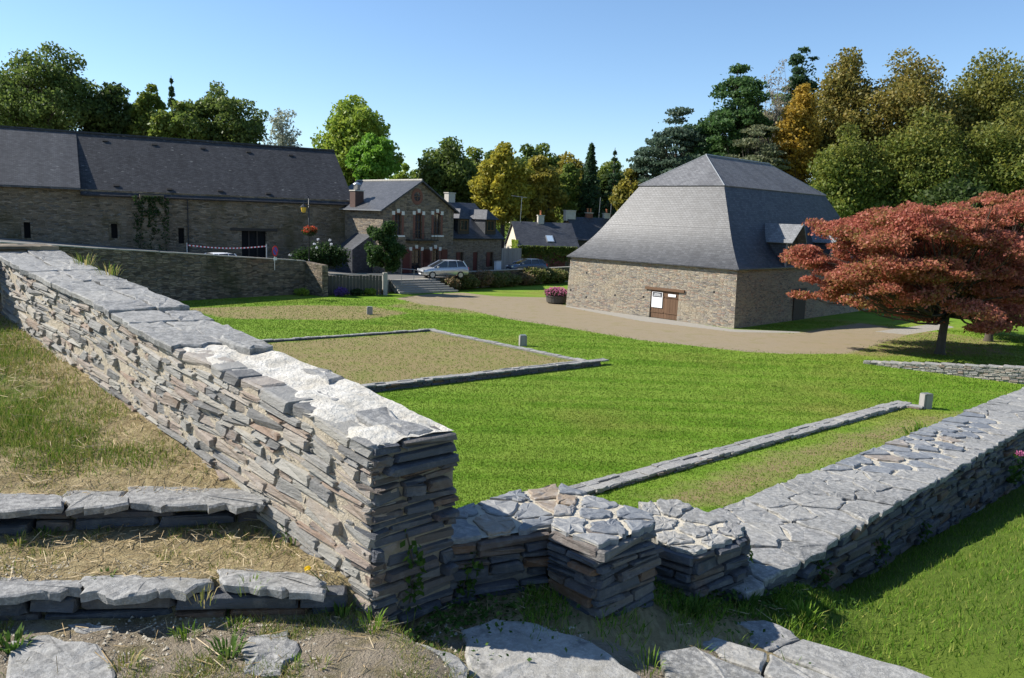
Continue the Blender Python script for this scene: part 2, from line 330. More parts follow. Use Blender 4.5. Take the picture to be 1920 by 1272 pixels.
# ------------------------------------------------------------------ mesh helpers
def link(name, me, parent=None, m=None):
    o = bpy.data.objects.new(name, me); COL.objects.link(o)
    if parent is not None: o.parent = parent
    if m is not None and me is not None and not me.materials: me.materials.append(m)
    return o
def tag(o, label, cat, group=None, kind=None):
    o['label'] = label; o['category'] = cat
    if group: o['group'] = group
    if kind: o['kind'] = kind
    return o
def struct(o): o['kind'] = 'structure'; return o
def thing(name, loc, label, cat, group=None):
    o = bpy.data.objects.new(name, None); COL.objects.link(o); o.location = tuple(loc); o.empty_display_size = .2; o['kind'] = 'thing'
    return tag(o, label, cat, group)
def worg(o):
    p = np.zeros(3)
    while o is not None: p = p+np.array(o.location); o = o.parent
    return p
class MB:
    """collects faces in world coordinates; build() makes one mesh object, its origin at 'org'"""
    def __init__(s): s.v = []; s.f = []; s.sm = []
    def poly(s, *pts, flip=False):
        i = len(s.v); pts = [tuple(map(float, p)) for p in pts]
        if flip: pts = pts[::-1]
        s.v += pts; s.f.append(tuple(range(i, i+len(pts))))
    def box(s, c, ex, ey, ez, hx, hy, hz):
        c, ex, ey, ez = map(np.asarray, (c, ex, ey, ez)); P = {}
        for a in (-1, 1):
            for b in (-1, 1):
                for d in (-1, 1): P[a, b, d] = c+ex*(a*hx)+ey*(b*hy)+ez*(d*hz)
        for q in (((-1,-1,-1),(-1,1,-1),(1,1,-1),(1,-1,-1)), ((-1,-1,1),(1,-1,1),(1,1,1),(-1,1,1)), ((-1,-1,-1),(1,-1,-1),(1,-1,1),(-1,-1,1)),
                  ((1,1,-1),(-1,1,-1),(-1,1,1),(1,1,1)), ((-1,1,-1),(-1,-1,-1),(-1,-1,1),(-1,1,1)), ((1,-1,-1),(1,1,-1),(1,1,1),(1,-1,1))):
            s.poly(*[P[k] for k in q])
    def boxz(s, x0, x1, y0, y1, z0, z1): s.box(((x0+x1)/2, (y0+y1)/2, (z0+z1)/2), V3(1,0,0), V3(0,1,0), Z, (x1-x0)/2, (y1-y0)/2, (z1-z0)/2)
    def tube(s, pts, rad, n=8, cap=True):
        pts = [np.asarray(p, float) for p in pts]; i0 = len(s.v); rings = []
        if not isinstance(rad, (list, tuple, np.ndarray)): rad = [rad]*len(pts)
        for k, p in enumerate(pts):
            d = unit(pts[min(k+1, len(pts)-1)]-pts[max(k-1, 0)]+1e-9)
            a = unit(np.cross(d, V3(.31, .2, .93) if abs(d[2]) < .95 else V3(1, .1, 0))); b = np.cross(d, a)
            rings.append(len(s.v))
            for j in range(n):
                t = 2*math.pi*j/n; s.v.append(tuple(p+(a*math.cos(t)+b*math.sin(t))*rad[k]))
        for k in range(len(pts)-1):
            for j in range(n):
                s.f.append((rings[k]+j, rings[k]+(j+1) % n, rings[k+1]+(j+1) % n, rings[k+1]+j))
        if cap:
            s.f.append(tuple(rings[0]+j for j in range(n))[::-1]); s.f.append(tuple(rings[-1]+j for j in range(n)))
    def lathe(s, c, prof, n=16):
        rings = []
        for r, z in prof:
            rings.append(len(s.v))
            for j in range(n): t = 2*math.pi*j/n; s.v.append((c[0]+r*math.cos(t), c[1]+r*math.sin(t), c[2]+z))
        for k in range(len(prof)-1):
            for j in range(n): s.f.append((rings[k]+j, rings[k]+(j+1) % n, rings[k+1]+(j+1) % n, rings[k+1]+j))
        s.f.append(tuple(rings[0]+j for j in range(n))[::-1]); s.f.append(tuple(rings[-1]+j for j in range(n)))
    def build(s, name, m, parent=None, smooth=False, uv=True, org=None):
        v = np.array(s.v, float)
        po = V3(0, 0, 0)
        if parent is not None: po = worg(parent)
        elif org is not None: po = np.asarray(org, float)
        me = bpy.data.meshes.new(name); me.from_pydata([tuple(x) for x in v-po], [], s.f)
        if uv:
            lay = me.uv_layers.new(name='UVMap'); me.update()
            for p in me.polygons:
                n = np.array(p.normal)
                t = V3(1, 0, 0) if abs(n[2]) > .985 else unit(np.cross(Z, n)); bb = np.cross(n, t)
                for li in p.loop_indices:
                    q = v[me.loops[li].vertex_index]; lay.data[li].uv = (q@t, q@bb)
        if smooth: me.polygons.foreach_set('use_smooth', [True]*len(me.polygons))
        o = link(name, me, parent, m)
        if parent is None: o.location = tuple(po)
        return o
def raw_mesh(name, V, F, m, parent=None, smooth=False, attr=None):
    """V (n,3) world, F (k,c) equal-sized faces"""
    V = np.asarray(V, np.float32); F = np.asarray(F, np.int32)
    po = np.zeros(3, np.float32) if parent is None else worg(parent).astype(np.float32)
    me = bpy.data.meshes.new(name); me.vertices.add(len(V)); me.vertices.foreach_set('co', (V-po).ravel())
    c = F.shape[1]; me.loops.add(F.size); me.loops.foreach_set('vertex_index', F.ravel())
    me.polygons.add(len(F)); me.polygons.foreach_set('loop_start', np.arange(0, F.size, c, dtype=np.int32))
    if smooth: me.polygons.foreach_set('use_smooth', np.ones(len(F), bool))
    if attr is not None:
        a = me.color_attributes.new('mask', 'FLOAT_COLOR', 'POINT'); a.data.foreach_set('color', np.asarray(attr, np.float32).ravel())
    me.update(calc_edges=True); me.validate()
    return link(name, me, parent, m)
def copy_tree(o, parent=None):
    c = o.copy(); COL.objects.link(c)
    if parent is not None: c.parent = parent
    for ch in list(o.children): copy_tree(ch, c)
    return c
def wall_openings(mb, O, ax, n, L, z0, z1, ops, depth=.3):
    """vertical rectangle wall from O along ax, outward normal n, openings (s0,s1,za,zb) with reveals"""
    ss = sorted({0, L, *[q for o in ops for q in o[:2]]}); zs = sorted({z0, z1, *[q for o in ops for q in o[2:4]]})
    P = lambda s, z, d=0: np.asarray(O)*V3(1, 1, 0)+ax*s+n*d+Z*z
    fl = np.dot(np.cross(ax, Z), n) < 0
    for a, b in zip(ss, ss[1:]):
        for c, d in zip(zs, zs[1:]):
            if any(o[0] <= (a+b)/2 <= o[1] and o[2] <= (c+d)/2 <= o[3] for o in ops): continue
            mb.poly(P(a, c), P(b, c), P(b, d), P(a, d), flip=fl)
    for s0, s1, a, b in [o[:4] for o in ops]:
        mb.poly(P(s0, a), P(s0, b), P(s0, b, -depth), P(s0, a, -depth)); mb.poly(P(s1, a), P(s1, a, -depth), P(s1, b, -depth), P(s1, b))
        mb.poly(P(s0, b), P(s1, b), P(s1, b, -depth), P(s0, b, -depth)); mb.poly(P(s0, a), P(s0, a, -depth), P(s1, a, -depth), P(s1, a))
def sdf_poly(X, Y, poly):
    """signed distance (inside positive) from points to polygon"""
    poly = np.asarray(poly, float)[:, :2]; n = len(poly); d = np.full(X.shape, 1e9); ins = np.zeros(X.shape, bool)
    for i in range(n):
        a = poly[i]; b = poly[(i+1) % n]; e = b-a; wx = X-a[0]; wy = Y-a[1]
        t = np.clip((wx*e[0]+wy*e[1])/(e@e), 0, 1); d = np.minimum(d, np.hypot(wx-e[0]*t, wy-e[1]*t))
        cr = ((a[1] > Y) != (b[1] > Y)) & (X < (b[0]-a[0])*(Y-a[1])/(b[1]-a[1]+1e-12)+a[0]); ins ^= cr
    return np.where(ins, d, -d)
def smooth01(x, a, b):
    t = np.clip((x-a)/(b-a), 0, 1); return t*t*(3-2*t)

# ================================================================== THE SETTING
gx = np.unique(np.concatenate([np.linspace(-420, -46, 12), np.arange(-46, 46.1, .38), np.linspace(46.5, 420, 12)]))
gy = np.unique(np.concatenate([np.linspace(-40, 14, 8), np.arange(14, 84, .38), np.linspace(85, 900, 16)]))
GX, GY = np.meshgrid(gx, gy)
def gp(*q): return [G(*k)[:2] for k in q]
PATH = gp((742, 560), (800, 552), (868, 549), (930, 556), (1028, 558), (1063, 574), (1200, 600), (1378, 621), (1490, 626), (1610, 606), (1720, 622), (1650, 645), (1590, 664), (1470, 664), (1400, 660), (1200, 638), (1080, 618), (950, 598), (870, 580), (790, 571))
DRYS = [gp((330, 578), (560, 572), (700, 574), (770, 588), (690, 600), (560, 600), (420, 598)), gp((470, 645), (815, 621), (1125, 686), (672, 738)),
        gp((1180, 930), (1420, 850), (1660, 785), (1790, 770), (1840, 775), (1700, 830), (1560, 880), (1380, 960), (1250, 960)),
        gp((1400, 628), (1620, 604), (1900, 640), (1920, 668), (1640, 672), (1540, 660), (1480, 640)), gp((700, 575), (800, 560), (950, 590), (860, 590))]
CONC = [gp((1063, 571), (1378, 618), (1500, 622), (1500, 625), (1378, 623), (1200, 602), (1060, 575.5)), gp((1640, 622), (1760, 606), (1790, 614), (1700, 628))]
mk = np.zeros(GX.shape+(4,)); mk[..., 3] = 1
mk[..., 0] = smooth01(sdf_poly(GX, GY, PATH), -1.1, 1.1)
for i, q in enumerate(DRYS): mk[..., 1] = np.maximum(mk[..., 1], smooth01(sdf_poly(GX, GY, q), -1.0, 1.3)*(1, .95, .72, .62, .6)[i])
for q in CONC: mk[..., 2] = np.maximum(mk[..., 2], smooth01(sdf_poly(GX, GY, q), -.3, .3))
Vg = np.stack([GX, GY, np.zeros_like(GX)], -1).reshape(-1, 3); nx, ny = len(gx), len(gy)
idx = np.arange(nx*ny).reshape(ny, nx)
Fg = np.stack([idx[:-1, :-1], idx[:-1, 1:], idx[1:, 1:], idx[1:, :-1]], -1).reshape(-1, 4)
struct(raw_mesh('ground', Vg, Fg, M_GROUND, attr=mk.reshape(-1, 4)))

# blades on the lawn, thinner with distance
N = 520000
r_ = 17*(62/17)**rng.random(N); th_ = rng.uniform(-.66, .66, N)
bx_, by_ = r_*np.sin(th_), r_*np.cos(th_)
okm = np.ones(N, bool)
okm &= sdf_poly(bx_, by_, PATH) < -.1+rng.normal(0, .35, N)
for i, q in enumerate(DRYS): okm &= (sdf_poly(bx_, by_, q) < rng.normal(-.2, .5, N)) | (rng.random(N) < (.3, .28, .45, .35, .4)[i])
for q in CONC: okm &= sdf_poly(bx_, by_, q) < -.1
PH_O = V3(14.244, 51.151, 0); PH_A = math.radians(44.88)
PH_v = V3(-math.sin(PH_A), math.cos(PH_A), 0); PH_u = V3(math.cos(PH_A), math.sin(PH_A), 0); PH_LF, PH_LS = 14.13, 22.88
rel = np.stack([bx_-PH_O[0], by_-PH_O[1]], -1); cu, cv = rel@PH_u[:2], rel@PH_v[:2]
okm &= ~((cu > -.6) & (cv > -.6) & (cu < 24) & (cv < 15))
bx_, by_, r_ = bx_[okm], by_[okm], r_[okm]; N = len(bx_)
def blades(name, X, Y, Zb, h, w, m, lean=.5, parent=None):
    n = len(X); a = rng.uniform(0, 2*np.pi, n); la = rng.uniform(0, 2*np.pi, n); le = h*lean*rng.random(n)
    V = np.zeros((n, 3, 3)); V[:, 0] = np.stack([X-np.cos(a)*w/2, Y-np.sin(a)*w/2, Zb], -1); V[:, 1] = np.stack([X+np.cos(a)*w/2, Y+np.sin(a)*w/2, Zb], -1)
    V[:, 2] = np.stack([X+np.cos(la)*le, Y+np.sin(la)*le, Zb+h*rng.uniform(.6, 1.15, n)], -1)
    return raw_mesh(name, V.reshape(-1, 3), np.arange(3*n).reshape(-1, 3), m, parent)
o = blades('lawn_grass', bx_, by_, np.full(N, -.004), .028+.0006*r_, .010+.0009*r_, M_LAWNBLADE, .9)
tag(o, 'short mown green grass covering the sunken courtyard lawn', 'grass', kind='stuff')

# --- terrace and road behind the retaining wall
RW_A = G(300, 567); RW_B = G(572, 551.5); RW_d = unit(RW_B-RW_A); RW_n = V3(RW_d[1], -RW_d[0], 0)
def rw(x, y): return onplane(RW_A, RW_n, x, y)
tL, tM, tR = rw(0, 456), rw(300, 474), rw(572, 490.5)
RW_far = tL-RW_d*14+Z*.7
W2 = G(604, 556.5)
bk = V3(-.55, .835, 0)
tp = [RW_far-Z*.45, tL-Z*.45, tM-Z*.45, V3(*RW_B[:2], tR[2]-.45), V3(W2[0]-.6, W2[1]+2.4, 1.45), V3(*(G(722, 552)[:2]+np.array([-.2, .7])), 1.05), V3(-10.5, 67.45, 1.05), V3(-7.1, 70.4, 1.05), V3(-6.0, 71.2, 1.05), V3(-4.2, 73.2, 1.05), V3(5.2, 84.5, 1.05), V3(30, 118, 1.05)]
mb = MB()
for a, b in zip(tp, tp[1:]):
    for k0, k1 in ((.0, 6), (6, 90)):
        f0 = lambda p, k: p+bk*k
        mb.poly(f0(a, k0), f0(b, k0), f0(b, k1), f0(a, k1))
def _terr(nt, b, m):
    p = wpos(nt); n2 = noise(nt, p, 4, 6, .7)
    c = mix(nt, n2, (.10, .098, .092), (.17, .165, .155)); c = mix(nt, ramp(nt, noise(nt, p, .4, 4), [(.5, 0.0), (.65, .8)]), c, (.24, .21, .16))
    setc(nt, b, c); setn(nt, b, bump(nt, noise(nt, p, 30, 5), .5, .02))
struct(mb.build('road', mat('worn_tarmac', _terr)))
mb = MB()
for a, b in zip(tp[4:], tp[5:]): mb.poly(V3(a[0], a[1], -.1), V3(b[0], b[1], -.1), b-Z*.004, a-Z*.004)
struct(mb.build('terrace_edge', M_CONC))

# --- retaining wall (with its return towards the lawn)
t = thing('retaining_wall', RW_A, 'long brown stone retaining wall in shade between lawn and barn road', 'wall')
def wall_run(mb, A, B, th, nrm):
    """A,B top points (front), wall of thickness th behind"""
    a0, b0 = V3(A[0], A[1], -.15), V3(B[0], B[1], -.15); q = -nrm*th
    mb.poly(a0, b0, B, A, flip=np.dot(np.cross(b0-a0, Z), nrm) < 0); mb.poly(a0+q, b0+q, B+q, A+q, flip=np.dot(np.cross(b0-a0, Z), nrm) > 0)
    mb.poly(A, B, B+q, A+q); mb.poly(a0, A, A+q, a0+q); mb.poly(b0, b0+q, B+q, B)
mb = MB()
for A_, B_ in ((RW_far, tL), (tL, tM), (tM, tR)): wall_run(mb, A_, B_, .5, RW_n)
mb.build('wall_face', M_RETW, t)
mb = MB(); r0 = V3(RW_B[0], RW_B[1], tR[2]-.02); r1 = V3(W2[0], W2[1], tR[2]-.16); rd = unit((r1-r0)*V3(1, 1, 0)); rn = V3(rd[1], -rd[0], 0)
if rn[0] > 0: rn = -rn
wall_run(mb, r0-rd*.2, r1, .55, rn); mb.build('return_pier', M_RETW, t)
mb = MB()
for A_, B_ in ((RW_far, tL), (tL, tM), (tM, tR)):
    c0, c1 = A_+Z*.004+RW_n*.07, B_+Z*.004+RW_n*.07; q = -RW_n*.66
    k = 14
    for i in range(k):
        p0, p1 = c0+(c1-c0)*(i/k), c0+(c1-c0)*((i+.985)/k); dz = Z*rng.uniform(-.008, .012)
        mb.poly(p0+dz, p1+dz, p1+Z*.075+dz, p0+Z*.075+dz); mb.poly(p0+Z*.075+dz, p1+Z*.075+dz, p1+q+Z*.075+dz, p0+q+Z*.075+dz); mb.poly(p1+dz, p1+q+dz, p1+q+Z*.075+dz, p1+Z*.075+dz); mb.poly(p0+dz, p1+dz, p1+q+dz, p0+q+dz, flip=True)
mb.build('coping', M_CONC, t)

# ================================================================== BUILDINGS
def roof_slab(mb, a, b, c, d, th=.12):
    """a,b eave (left,right) c,d ridge (right,left); thick slab"""
    a, b, c, d = map(np.asarray, (a, b, c, d)); n = unit(np.cross(b-a, d-a)); q = -n*th
    mb.poly(a, b, c, d); mb.poly(a+q, d+q, c+q, b+q); mb.poly(a, a+q, b+q, b); mb.poly(b, b+q, c+q, c); mb.poly(c, c+q, d+q, d); mb.poly(d, d+q, a+q, a)
def window(parent, P, ax, n, w, h, frame=M_FRAMEW, bars=(1, 2), depth=.18, name='window'):
    """frame bars as the part, panes as sub-parts; P = bottom centre on the wall face"""
    mb = MB(); P = np.asarray(P)-n*depth; fw = .07
    for s in (-1, 1): mb.box(P+ax*s*(w/2-fw/2)+Z*h/2, ax, n, Z, fw/2, .03, h/2)
    for z in (fw/2, h-fw/2): mb.box(P+Z*z, ax, n, Z, w/2-fw, .03, fw/2)
    nb, nr = bars
    for i in range(1, nb+1): mb.box(P+ax*(-w/2+w*i/(nb+1))+Z*h/2, ax, n, Z, .025, .026, h/2-fw)
    for j in range(1, nr+1): mb.box(P+Z*(h*j/(nr+1)), ax, n, Z, w/2-fw, .022, .02)
    f = mb.build(name, frame, parent)
    mb = MB()
    mb.box(P-n*.02+Z*h/2, ax, n, Z, w/2-fw*.5, .006, h/2-fw*.5); mb.build('pane', M_GLASS, f)
    return f
def chimney(parent, P, w, d, h, m, ax=V3(1, 0, 0), pots=0, capm=None):
    ay = V3(-ax[1], ax[0], 0); mb = MB(); P = np.asarray(P)
    mb.box(P+Z*h/2, ax, ay, Z, w/2, d/2, h/2)
    c = mb.build('chimney', m, parent)
    mb = MB(); mb.box(P+Z*(h+.052), ax, ay, Z, w/2+.06, d/2+.06, .05); mb.build('chimney_cap', capm or M_CHIM, c)
    for i in range(pots):
        mb = MB(); mb.lathe(P+Z*(h+.1)+ax*((i-(pots-1)/2)*.4), [(.11, 0), (.13, .05), (.10, .1), (.10, .42), (.125, .45), (.125, .5)], 10); mb.build('chimney_pot', M_POT, c, smooth=True)
    return c

# --- charcoal hall: stone walls, flared mansard roof
t = thing('stone_hall', PH_O, 'large stone storehouse with flared grey slate mansard roof behind the gravel path', 'building')
ph = lambda a, b, z: PH_O+PH_u*a+PH_v*b+Z*z
ZE, OH = 3.83, .24
dF = onplane(PH_O, PH_u, 1219, 597); dF2 = onplane(PH_O, PH_u, 1271, 601)
s0 = (dF2-PH_O)@PH_v; s1 = (dF-PH_O)@PH_v; dh = onplane(PH_O, PH_u, 1243, 545)[2]
BT = .16   # batter of the walls at the foot
mb = MB()
def hallwall(a0, a1, b0, b1, nrm, ops=()):
    pass
# front wall (towards the path) with the door opening, battered
P_ = lambda s, z: ph(-BT*(1-z/ZE), s, z)
ss = [-BT, s0, s1, PH_LF+BT]; zz = [-.1, dh, ZE-.01]
for i, (a, b) in enumerate(zip(ss, ss[1:])):
    for j, (c, d) in enumerate(zip(zz, zz[1:])):
        if i == 1 and j == 0: continue
        f = lambda s, z: s if 0 < s < PH_LF else (s*(1-max(z, 0)/ZE) if s < 0 else PH_LF+BT*(1-max(z, 0)/ZE))
        mb.poly(P_(f(b, c), c), P_(f(a, c), c), P_(f(a, d), d), P_(f(b, d), d))
for s in (s0, s1): mb.poly(P_(s, -.1), P_(s, dh), P_(s, dh)+PH_u*.45, P_(s, -.1)+PH_u*.5)
mb.poly(P_(s0, dh), P_(s1, dh), P_(s1, dh)+PH_u*.45, P_(s0, dh)+PH_u*.45)
# right, back and left walls
for (A_, B_) in (((-BT, -BT), (PH_LS+BT, -BT)), ((PH_LS+BT, -BT), (PH_LS+BT, PH_LF+BT)), ((PH_LS+BT, PH_LF+BT), (-BT, PH_LF+BT))):
    top = [(min(max(q[0], 0), PH_LS), min(max(q[1], 0), PH_LF)) for q in (A_, B_)]
    mb.poly(ph(*A_, -.1), ph(*B_, -.1), ph(*top[1], ZE-.01), ph(*top[0], ZE-.01))
mb.build('wall', M_POWDER, t)
_pk = [(-OH, ZE), (.55, 4.38), (1.22, 5.30), (1.78, 6.34), (3.485, 9.247)]; prof = [(3.485, 9.247)]
for _t in np.linspace(0, 1, 15):
    _a, _b, _c = V3(1.78, 6.34, 0), V3(.89, 4.82, 0), V3(-OH, ZE, 0); _p = _a*(1-_t)**2+2*_b*_t*(1-_t)+_c*_t**2; prof.append((_p[0], _p[1]))
prof = prof[::-1]
mb = MB()
def ring(k, z): return [ph(k, k, z), ph(PH_LS-k, k, z), ph(PH_LS-k, PH_LF-k, z), ph(k, PH_LF-k, z)]
for (k0, z0), (k1, z1) in zip(prof, prof[1:]):
    A_, B_ = ring(k0, z0), ring(k1, z1)
    for i in range(4): j = (i+1) % 4; mb.poly(A_[i], A_[j], B_[j], B_[i])
A_ = ring(-OH, ZE); B_ = ring(.02, ZE-.02)
for i in range(4): j = (i+1) % 4; mb.poly(A_[i], A_[i]-Z*.07, A_[j]-Z*.07, A_[j]); mb.poly(A_[i]-Z*.07, B_[i]-Z*.05, B_[j]-Z*.05, A_[j]-Z*.07)
lower = mb.build('lower_roof', M_SLATE, t)
br = ring(3.40, 9.27); r0 = ph(6.633, PH_LF/2, 11.68); r1 = ph(PH_LS-6.633, PH_LF/2, 11.68)
mb = MB(); mb.poly(br[3], br[0], r0); mb.poly(br[0], br[1], r1, r0); mb.poly(br[1], br[2], r1); mb.poly(br[2], br[3], r0, r1)
b2 = ring(3.46, 9.2)
for i in range(4): j = (i+1) % 4; mb.poly(br[i], b2[i], b2[j], br[j])
upper = mb.build('upper_roof', slate_roof('matt_slate_roof', (.13, .13, .135), (.19, .19, .195), 0, .8, .2), t)
mb = MB(); mb.tube([r0+Z*.02, r1+Z*.02], .07, 6); mb.build('ridge_roll', M_LEAD, upper)
mb = MB()
for q0, q1 in ((br[0], r0), (br[3], r0), (br[1], r1)): mb = MB(); mb.tube([q0+Z*.005, q1+Z*.005], .035, 5); mb.build('hip_roll', M_LEAD, upper)
# double door of planks
dw = (s1-s0); nrm = -PH_u
dt = bpy.data.objects.new('door', None); COL.objects.link(dt); dt.parent = t
npl = 10
for i in range(npl):
    mb = MB(); sc_ = s0+dw*(i+.5)/npl
    mb.box(ph(-.02, sc_, dh/2+.0), PH_v, PH_u, Z, dw/npl/2-.006, .03+.006*(i % 2), dh/2-.03); mb.build('plank', M_DOOR, dt)
mb = MB(); mb.box(ph(-.10, (s0+s1)/2, dh+.09), PH_v, PH_u, Z, dw/2+.45, .08, .09); mb.build('lintel', M_DOOR, t)
for (a, b) in ((.02, .49), (.51, .98)):
    for z in (.22, .78):
        mb = MB(); mb.box(ph(-.075, s0+dw*(a+b)/2, dh*z), PH_v, PH_u, Z, dw*(b-a)/2-.02, .015, .035); mb.build('strap', M_DOOR, dt)
def notice(x0, y0, x1, y1, name, label):
    P0 = onplane(ph(-.10, 0, 0), PH_u, x0, y0); P1 = onplane(ph(-.10, 0, 0), PH_u, x1, y1)
    w_ = abs((P1-P0)@PH_v); h_ = P0[2]-P1[2]; c_ = (P0+P1)/2
    tt = thing(name, c_, label, 'notice', 'paper notices on the plank door')
    mb = MB(); mb.box(c_, PH_v, PH_u, Z, w_/2, .006, h_/2); mb.build('sheet', M_PAPER, tt)
    return tt, c_, w_, h_
nt_, c_, w_, h_ = notice(1223, 547, 1241, 578, 'poster', 'tall white poster with black heading on plank door of storehouse')
mb = MB(); mb.box(c_-PH_u*.009+Z*h_*.33, PH_v, PH_u, Z, w_/2*.88, .003, h_*.15); hd = mb.build('printed_heading', M_BLACKP, nt_)
mb = MB()
for z, l in ((.40, .5), (.36, .7), (.31, .62), (.26, .74)): mb.box(c_-PH_u*.0135+Z*h_*z, PH_v, PH_u, Z, w_/2*l, .001, h_*.010)
mb.build('heading_lines', M_PAPER, hd)
nt_, c_, w_, h_ = notice(1253, 551.5, 1267, 558, 'paper_notice', 'small blank white paper notice on right leaf of plank door')
# putlog holes
for x, y in ((1101, 512), (1101, 557), (1155, 554), (1208, 557), (1072, 544), (1340, 548)):
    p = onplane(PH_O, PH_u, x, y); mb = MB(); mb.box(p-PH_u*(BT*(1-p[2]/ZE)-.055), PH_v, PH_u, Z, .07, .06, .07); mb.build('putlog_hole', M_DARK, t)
# hoist dormers on the shaded side
M_DORMER = slate_roof('pale_dormer_slate', (.15, .155, .16), (.23, .235, .24), 0, .55, .4)  # sunlight on the dormer slope put into the colour, lighter than the main slate
def dormer(px_x, nm):
    e = onplane(PH_O-PH_v*OH, PH_v, px_x, 498); su = (e-PH_O)@PH_u; w = 1.7; zt = 5.55; zr = 6.75; fr = -.12
    dt = bpy.data.objects.new(nm, None); COL.objects.link(dt); dt.parent = t
    q = lambda a, b, z: ph(su+a, b, z)
    mb = MB()
    for a in (0, w):
        mb.poly(q(a, fr, ZE+.05), q(a, fr, zt), q(a, 2.4, zt), q(a, 1.2, 4.9))
    mb.build('cheek', M_SLATE_H, dt)
    mb = MB(); mb.poly(q(0, fr, ZE+.05), q(w, fr, ZE+.05), q(w, fr, zt), q(0, fr, zt)); mb.poly(q(0, fr, zt), q(w, fr, zt), q(w/2, fr, zr-.05)); mb.build('loft_door', M_DARKWOOD, dt)
    mb = MB(); oh = .22
    roof_slab(mb, q(-oh, fr-.55, zt-.08), q(-oh, 2.4, zt-.08), q(w/2, 3.6, zr), q(w/2, fr-.75, zr), .06)
    roof_slab(mb, q(w+oh, 2.4, zt-.08), q(w+oh, fr-.55, zt-.08), q(w/2, fr-.75, zr), q(w/2, 3.6, zr), .06)
    mb.build('dormer_roof', M_DORMER, dt)
    mb = MB(); mb.box(q(.04, fr-.03, (ZE+zt)/2), PH_u, PH_v, Z, .06, .05, (zt-ZE)/2-.02); mb.build('corner_post', M_GREYWOOD, dt)
dormer(1474, 'dormer'); dormer(1558, 'dormer')
mb = MB(); mb.box(onplane(PH_O-PH_v*BT, PH_v, 1500, 556)*V3(1, 1, 0)+Z*1.1, PH_u, PH_v, Z, .9, .05, 1.15); mb.build('side_door', M_DARKWOOD, t)

# --- long barn
BN_d = az(60.5); BN_n = V3(BN_d[1], -BN_d[0], 0); BN_C = G(659, 506, 1.0)
bn = lambda s, d, z: V3(BN_C[0], BN_C[1], 0)-BN_d*s-BN_n*d+Z*z        # s to the left along the front, d back
zE = onplane(BN_C, BN_n, 658, 379)[2]; HD = 6.6
cc = D(608, 284, (BN_C-BN_n*HD)[1]); zR = cc[2]+.05; LB = 62
t = thing('stone_barn', bn(0, 0, 0), 'long shaded stone barn with lichen-spotted dark slate roof at the road', 'building')
def bns(x, y): p = onplane(BN_C, BN_n, x, y); return (BN_C-p)@BN_d, p[2]
ops = []
for x0, y0, x1, y1 in ((44, 417, 58, 447), (208, 420, 221, 447), (334, 428, 346, 457), (453, 433, 500, 500)):
    a, za = bns(x1, y1); b, zb = bns(x0, y0); ops.append((a, b, za, zb))
ops[3] = (ops[3][0], ops[3][1], .8, ops[3][3])
mb = MB(); wall_openings(mb, bn(0, 0, 0), -BN_d, BN_n, LB, 0, zE+.15, ops, .5)
for s in (0, LB): mb.poly(bn(s, 0, 0), bn(s, 2*HD, 0), bn(s, 2*HD, zE), bn(s, HD, zR-.1), bn(s, 0, zE), flip=(s == 0))
mb.poly(bn(0, 2*HD, 0), bn(LB, 2*HD, 0), bn(LB, 2*HD, zE), bn(0, 2*HD, zE)); mb.build('wall', M_BARNW, t)
slope = (zR-zE)/HD; e0 = -.35
mb = MB(); sq = bns(150, 355)[0]
roof_slab(mb, bn(sq, e0, zE+e0*slope), bn(-.25, e0, zE+e0*slope), bn(-.25, HD, zR), bn(sq, HD, zR), .14)
roof_slab(mb, bn(-.25, 2*HD-e0, zE+e0*slope), bn(LB+.2, 2*HD-e0, zE+e0*slope), bn(LB+.2, HD, zR-.01), bn(-.25, HD, zR-.01), .14)
rf = mb.build('roof', M_SLATE_BARN, t)
mb = MB()   # steeper-lifted slope; the light it catches is put into a paler slate
up = .62
A_, B_, C_, D_ = bn(LB+.2, e0-.25, zE+e0*slope+up-.1), bn(sq-.02, e0-.25, zE+e0*slope+up-.1), bn(sq-.02, HD, zR+.02), bn(LB+.2, HD, zR+.02)
mb.poly(A_, B_, C_, D_); mb.poly(B_, B_-Z*(up+.25), C_-Z*.05, C_); mb.poly(A_, A_-Z*.16, B_-Z*.16, B_); mb.poly(A_-Z*.16, bn(LB+.2, .02, zE+.1), bn(sq, .02, zE+.1), B_-Z*.16)
mb.build('raised_roof_slope', slate_roof('worn_slate_roof', (.055, .056, .06), (.10, .10, .105), .5, .65, .25), t)
mb = MB(); mb.tube([bn(-.25, HD, zR+.05), bn(LB, HD, zR+.05)], .12, 6); mb.build('ridge_tile', M_SLATE_BARN, rf)
for (a, b, za, zb) in ops[:3]:
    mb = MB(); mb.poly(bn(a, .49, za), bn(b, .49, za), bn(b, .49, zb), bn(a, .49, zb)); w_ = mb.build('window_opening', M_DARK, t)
    mb = MB()
    for s in (a-.09, b+.09): mb.box(bn(s, -.012, (za+zb)/2), BN_d, BN_n, Z, .088, .03, (zb-za)/2+.12)
    mb.box(bn((a+b)/2, -.014, zb+.1), BN_d, BN_n, Z, (b-a)/2+.0, .03, .09); mb.build('stone_surround', M_BARNW, w_)
a, b, za, zb = ops[3]
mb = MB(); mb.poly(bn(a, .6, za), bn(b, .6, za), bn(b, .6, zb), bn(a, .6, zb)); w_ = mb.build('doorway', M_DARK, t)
mb = MB(); mb.box(bn((a+b)/2, -.02, zb+.12), BN_d, BN_n, Z, (b-a)/2+1.0, .06, .13); mb.build('timber_lintel', M_DARKWOOD, w_)
for k in (.34, .68):
    mb = MB(); mb.box(bn(a+(b-a)*k, .4, (za+zb)/2), BN_d, BN_n, Z, .06, .05, (zb-za)/2-.02); mb.build('post', M_DARKWOOD, w_)
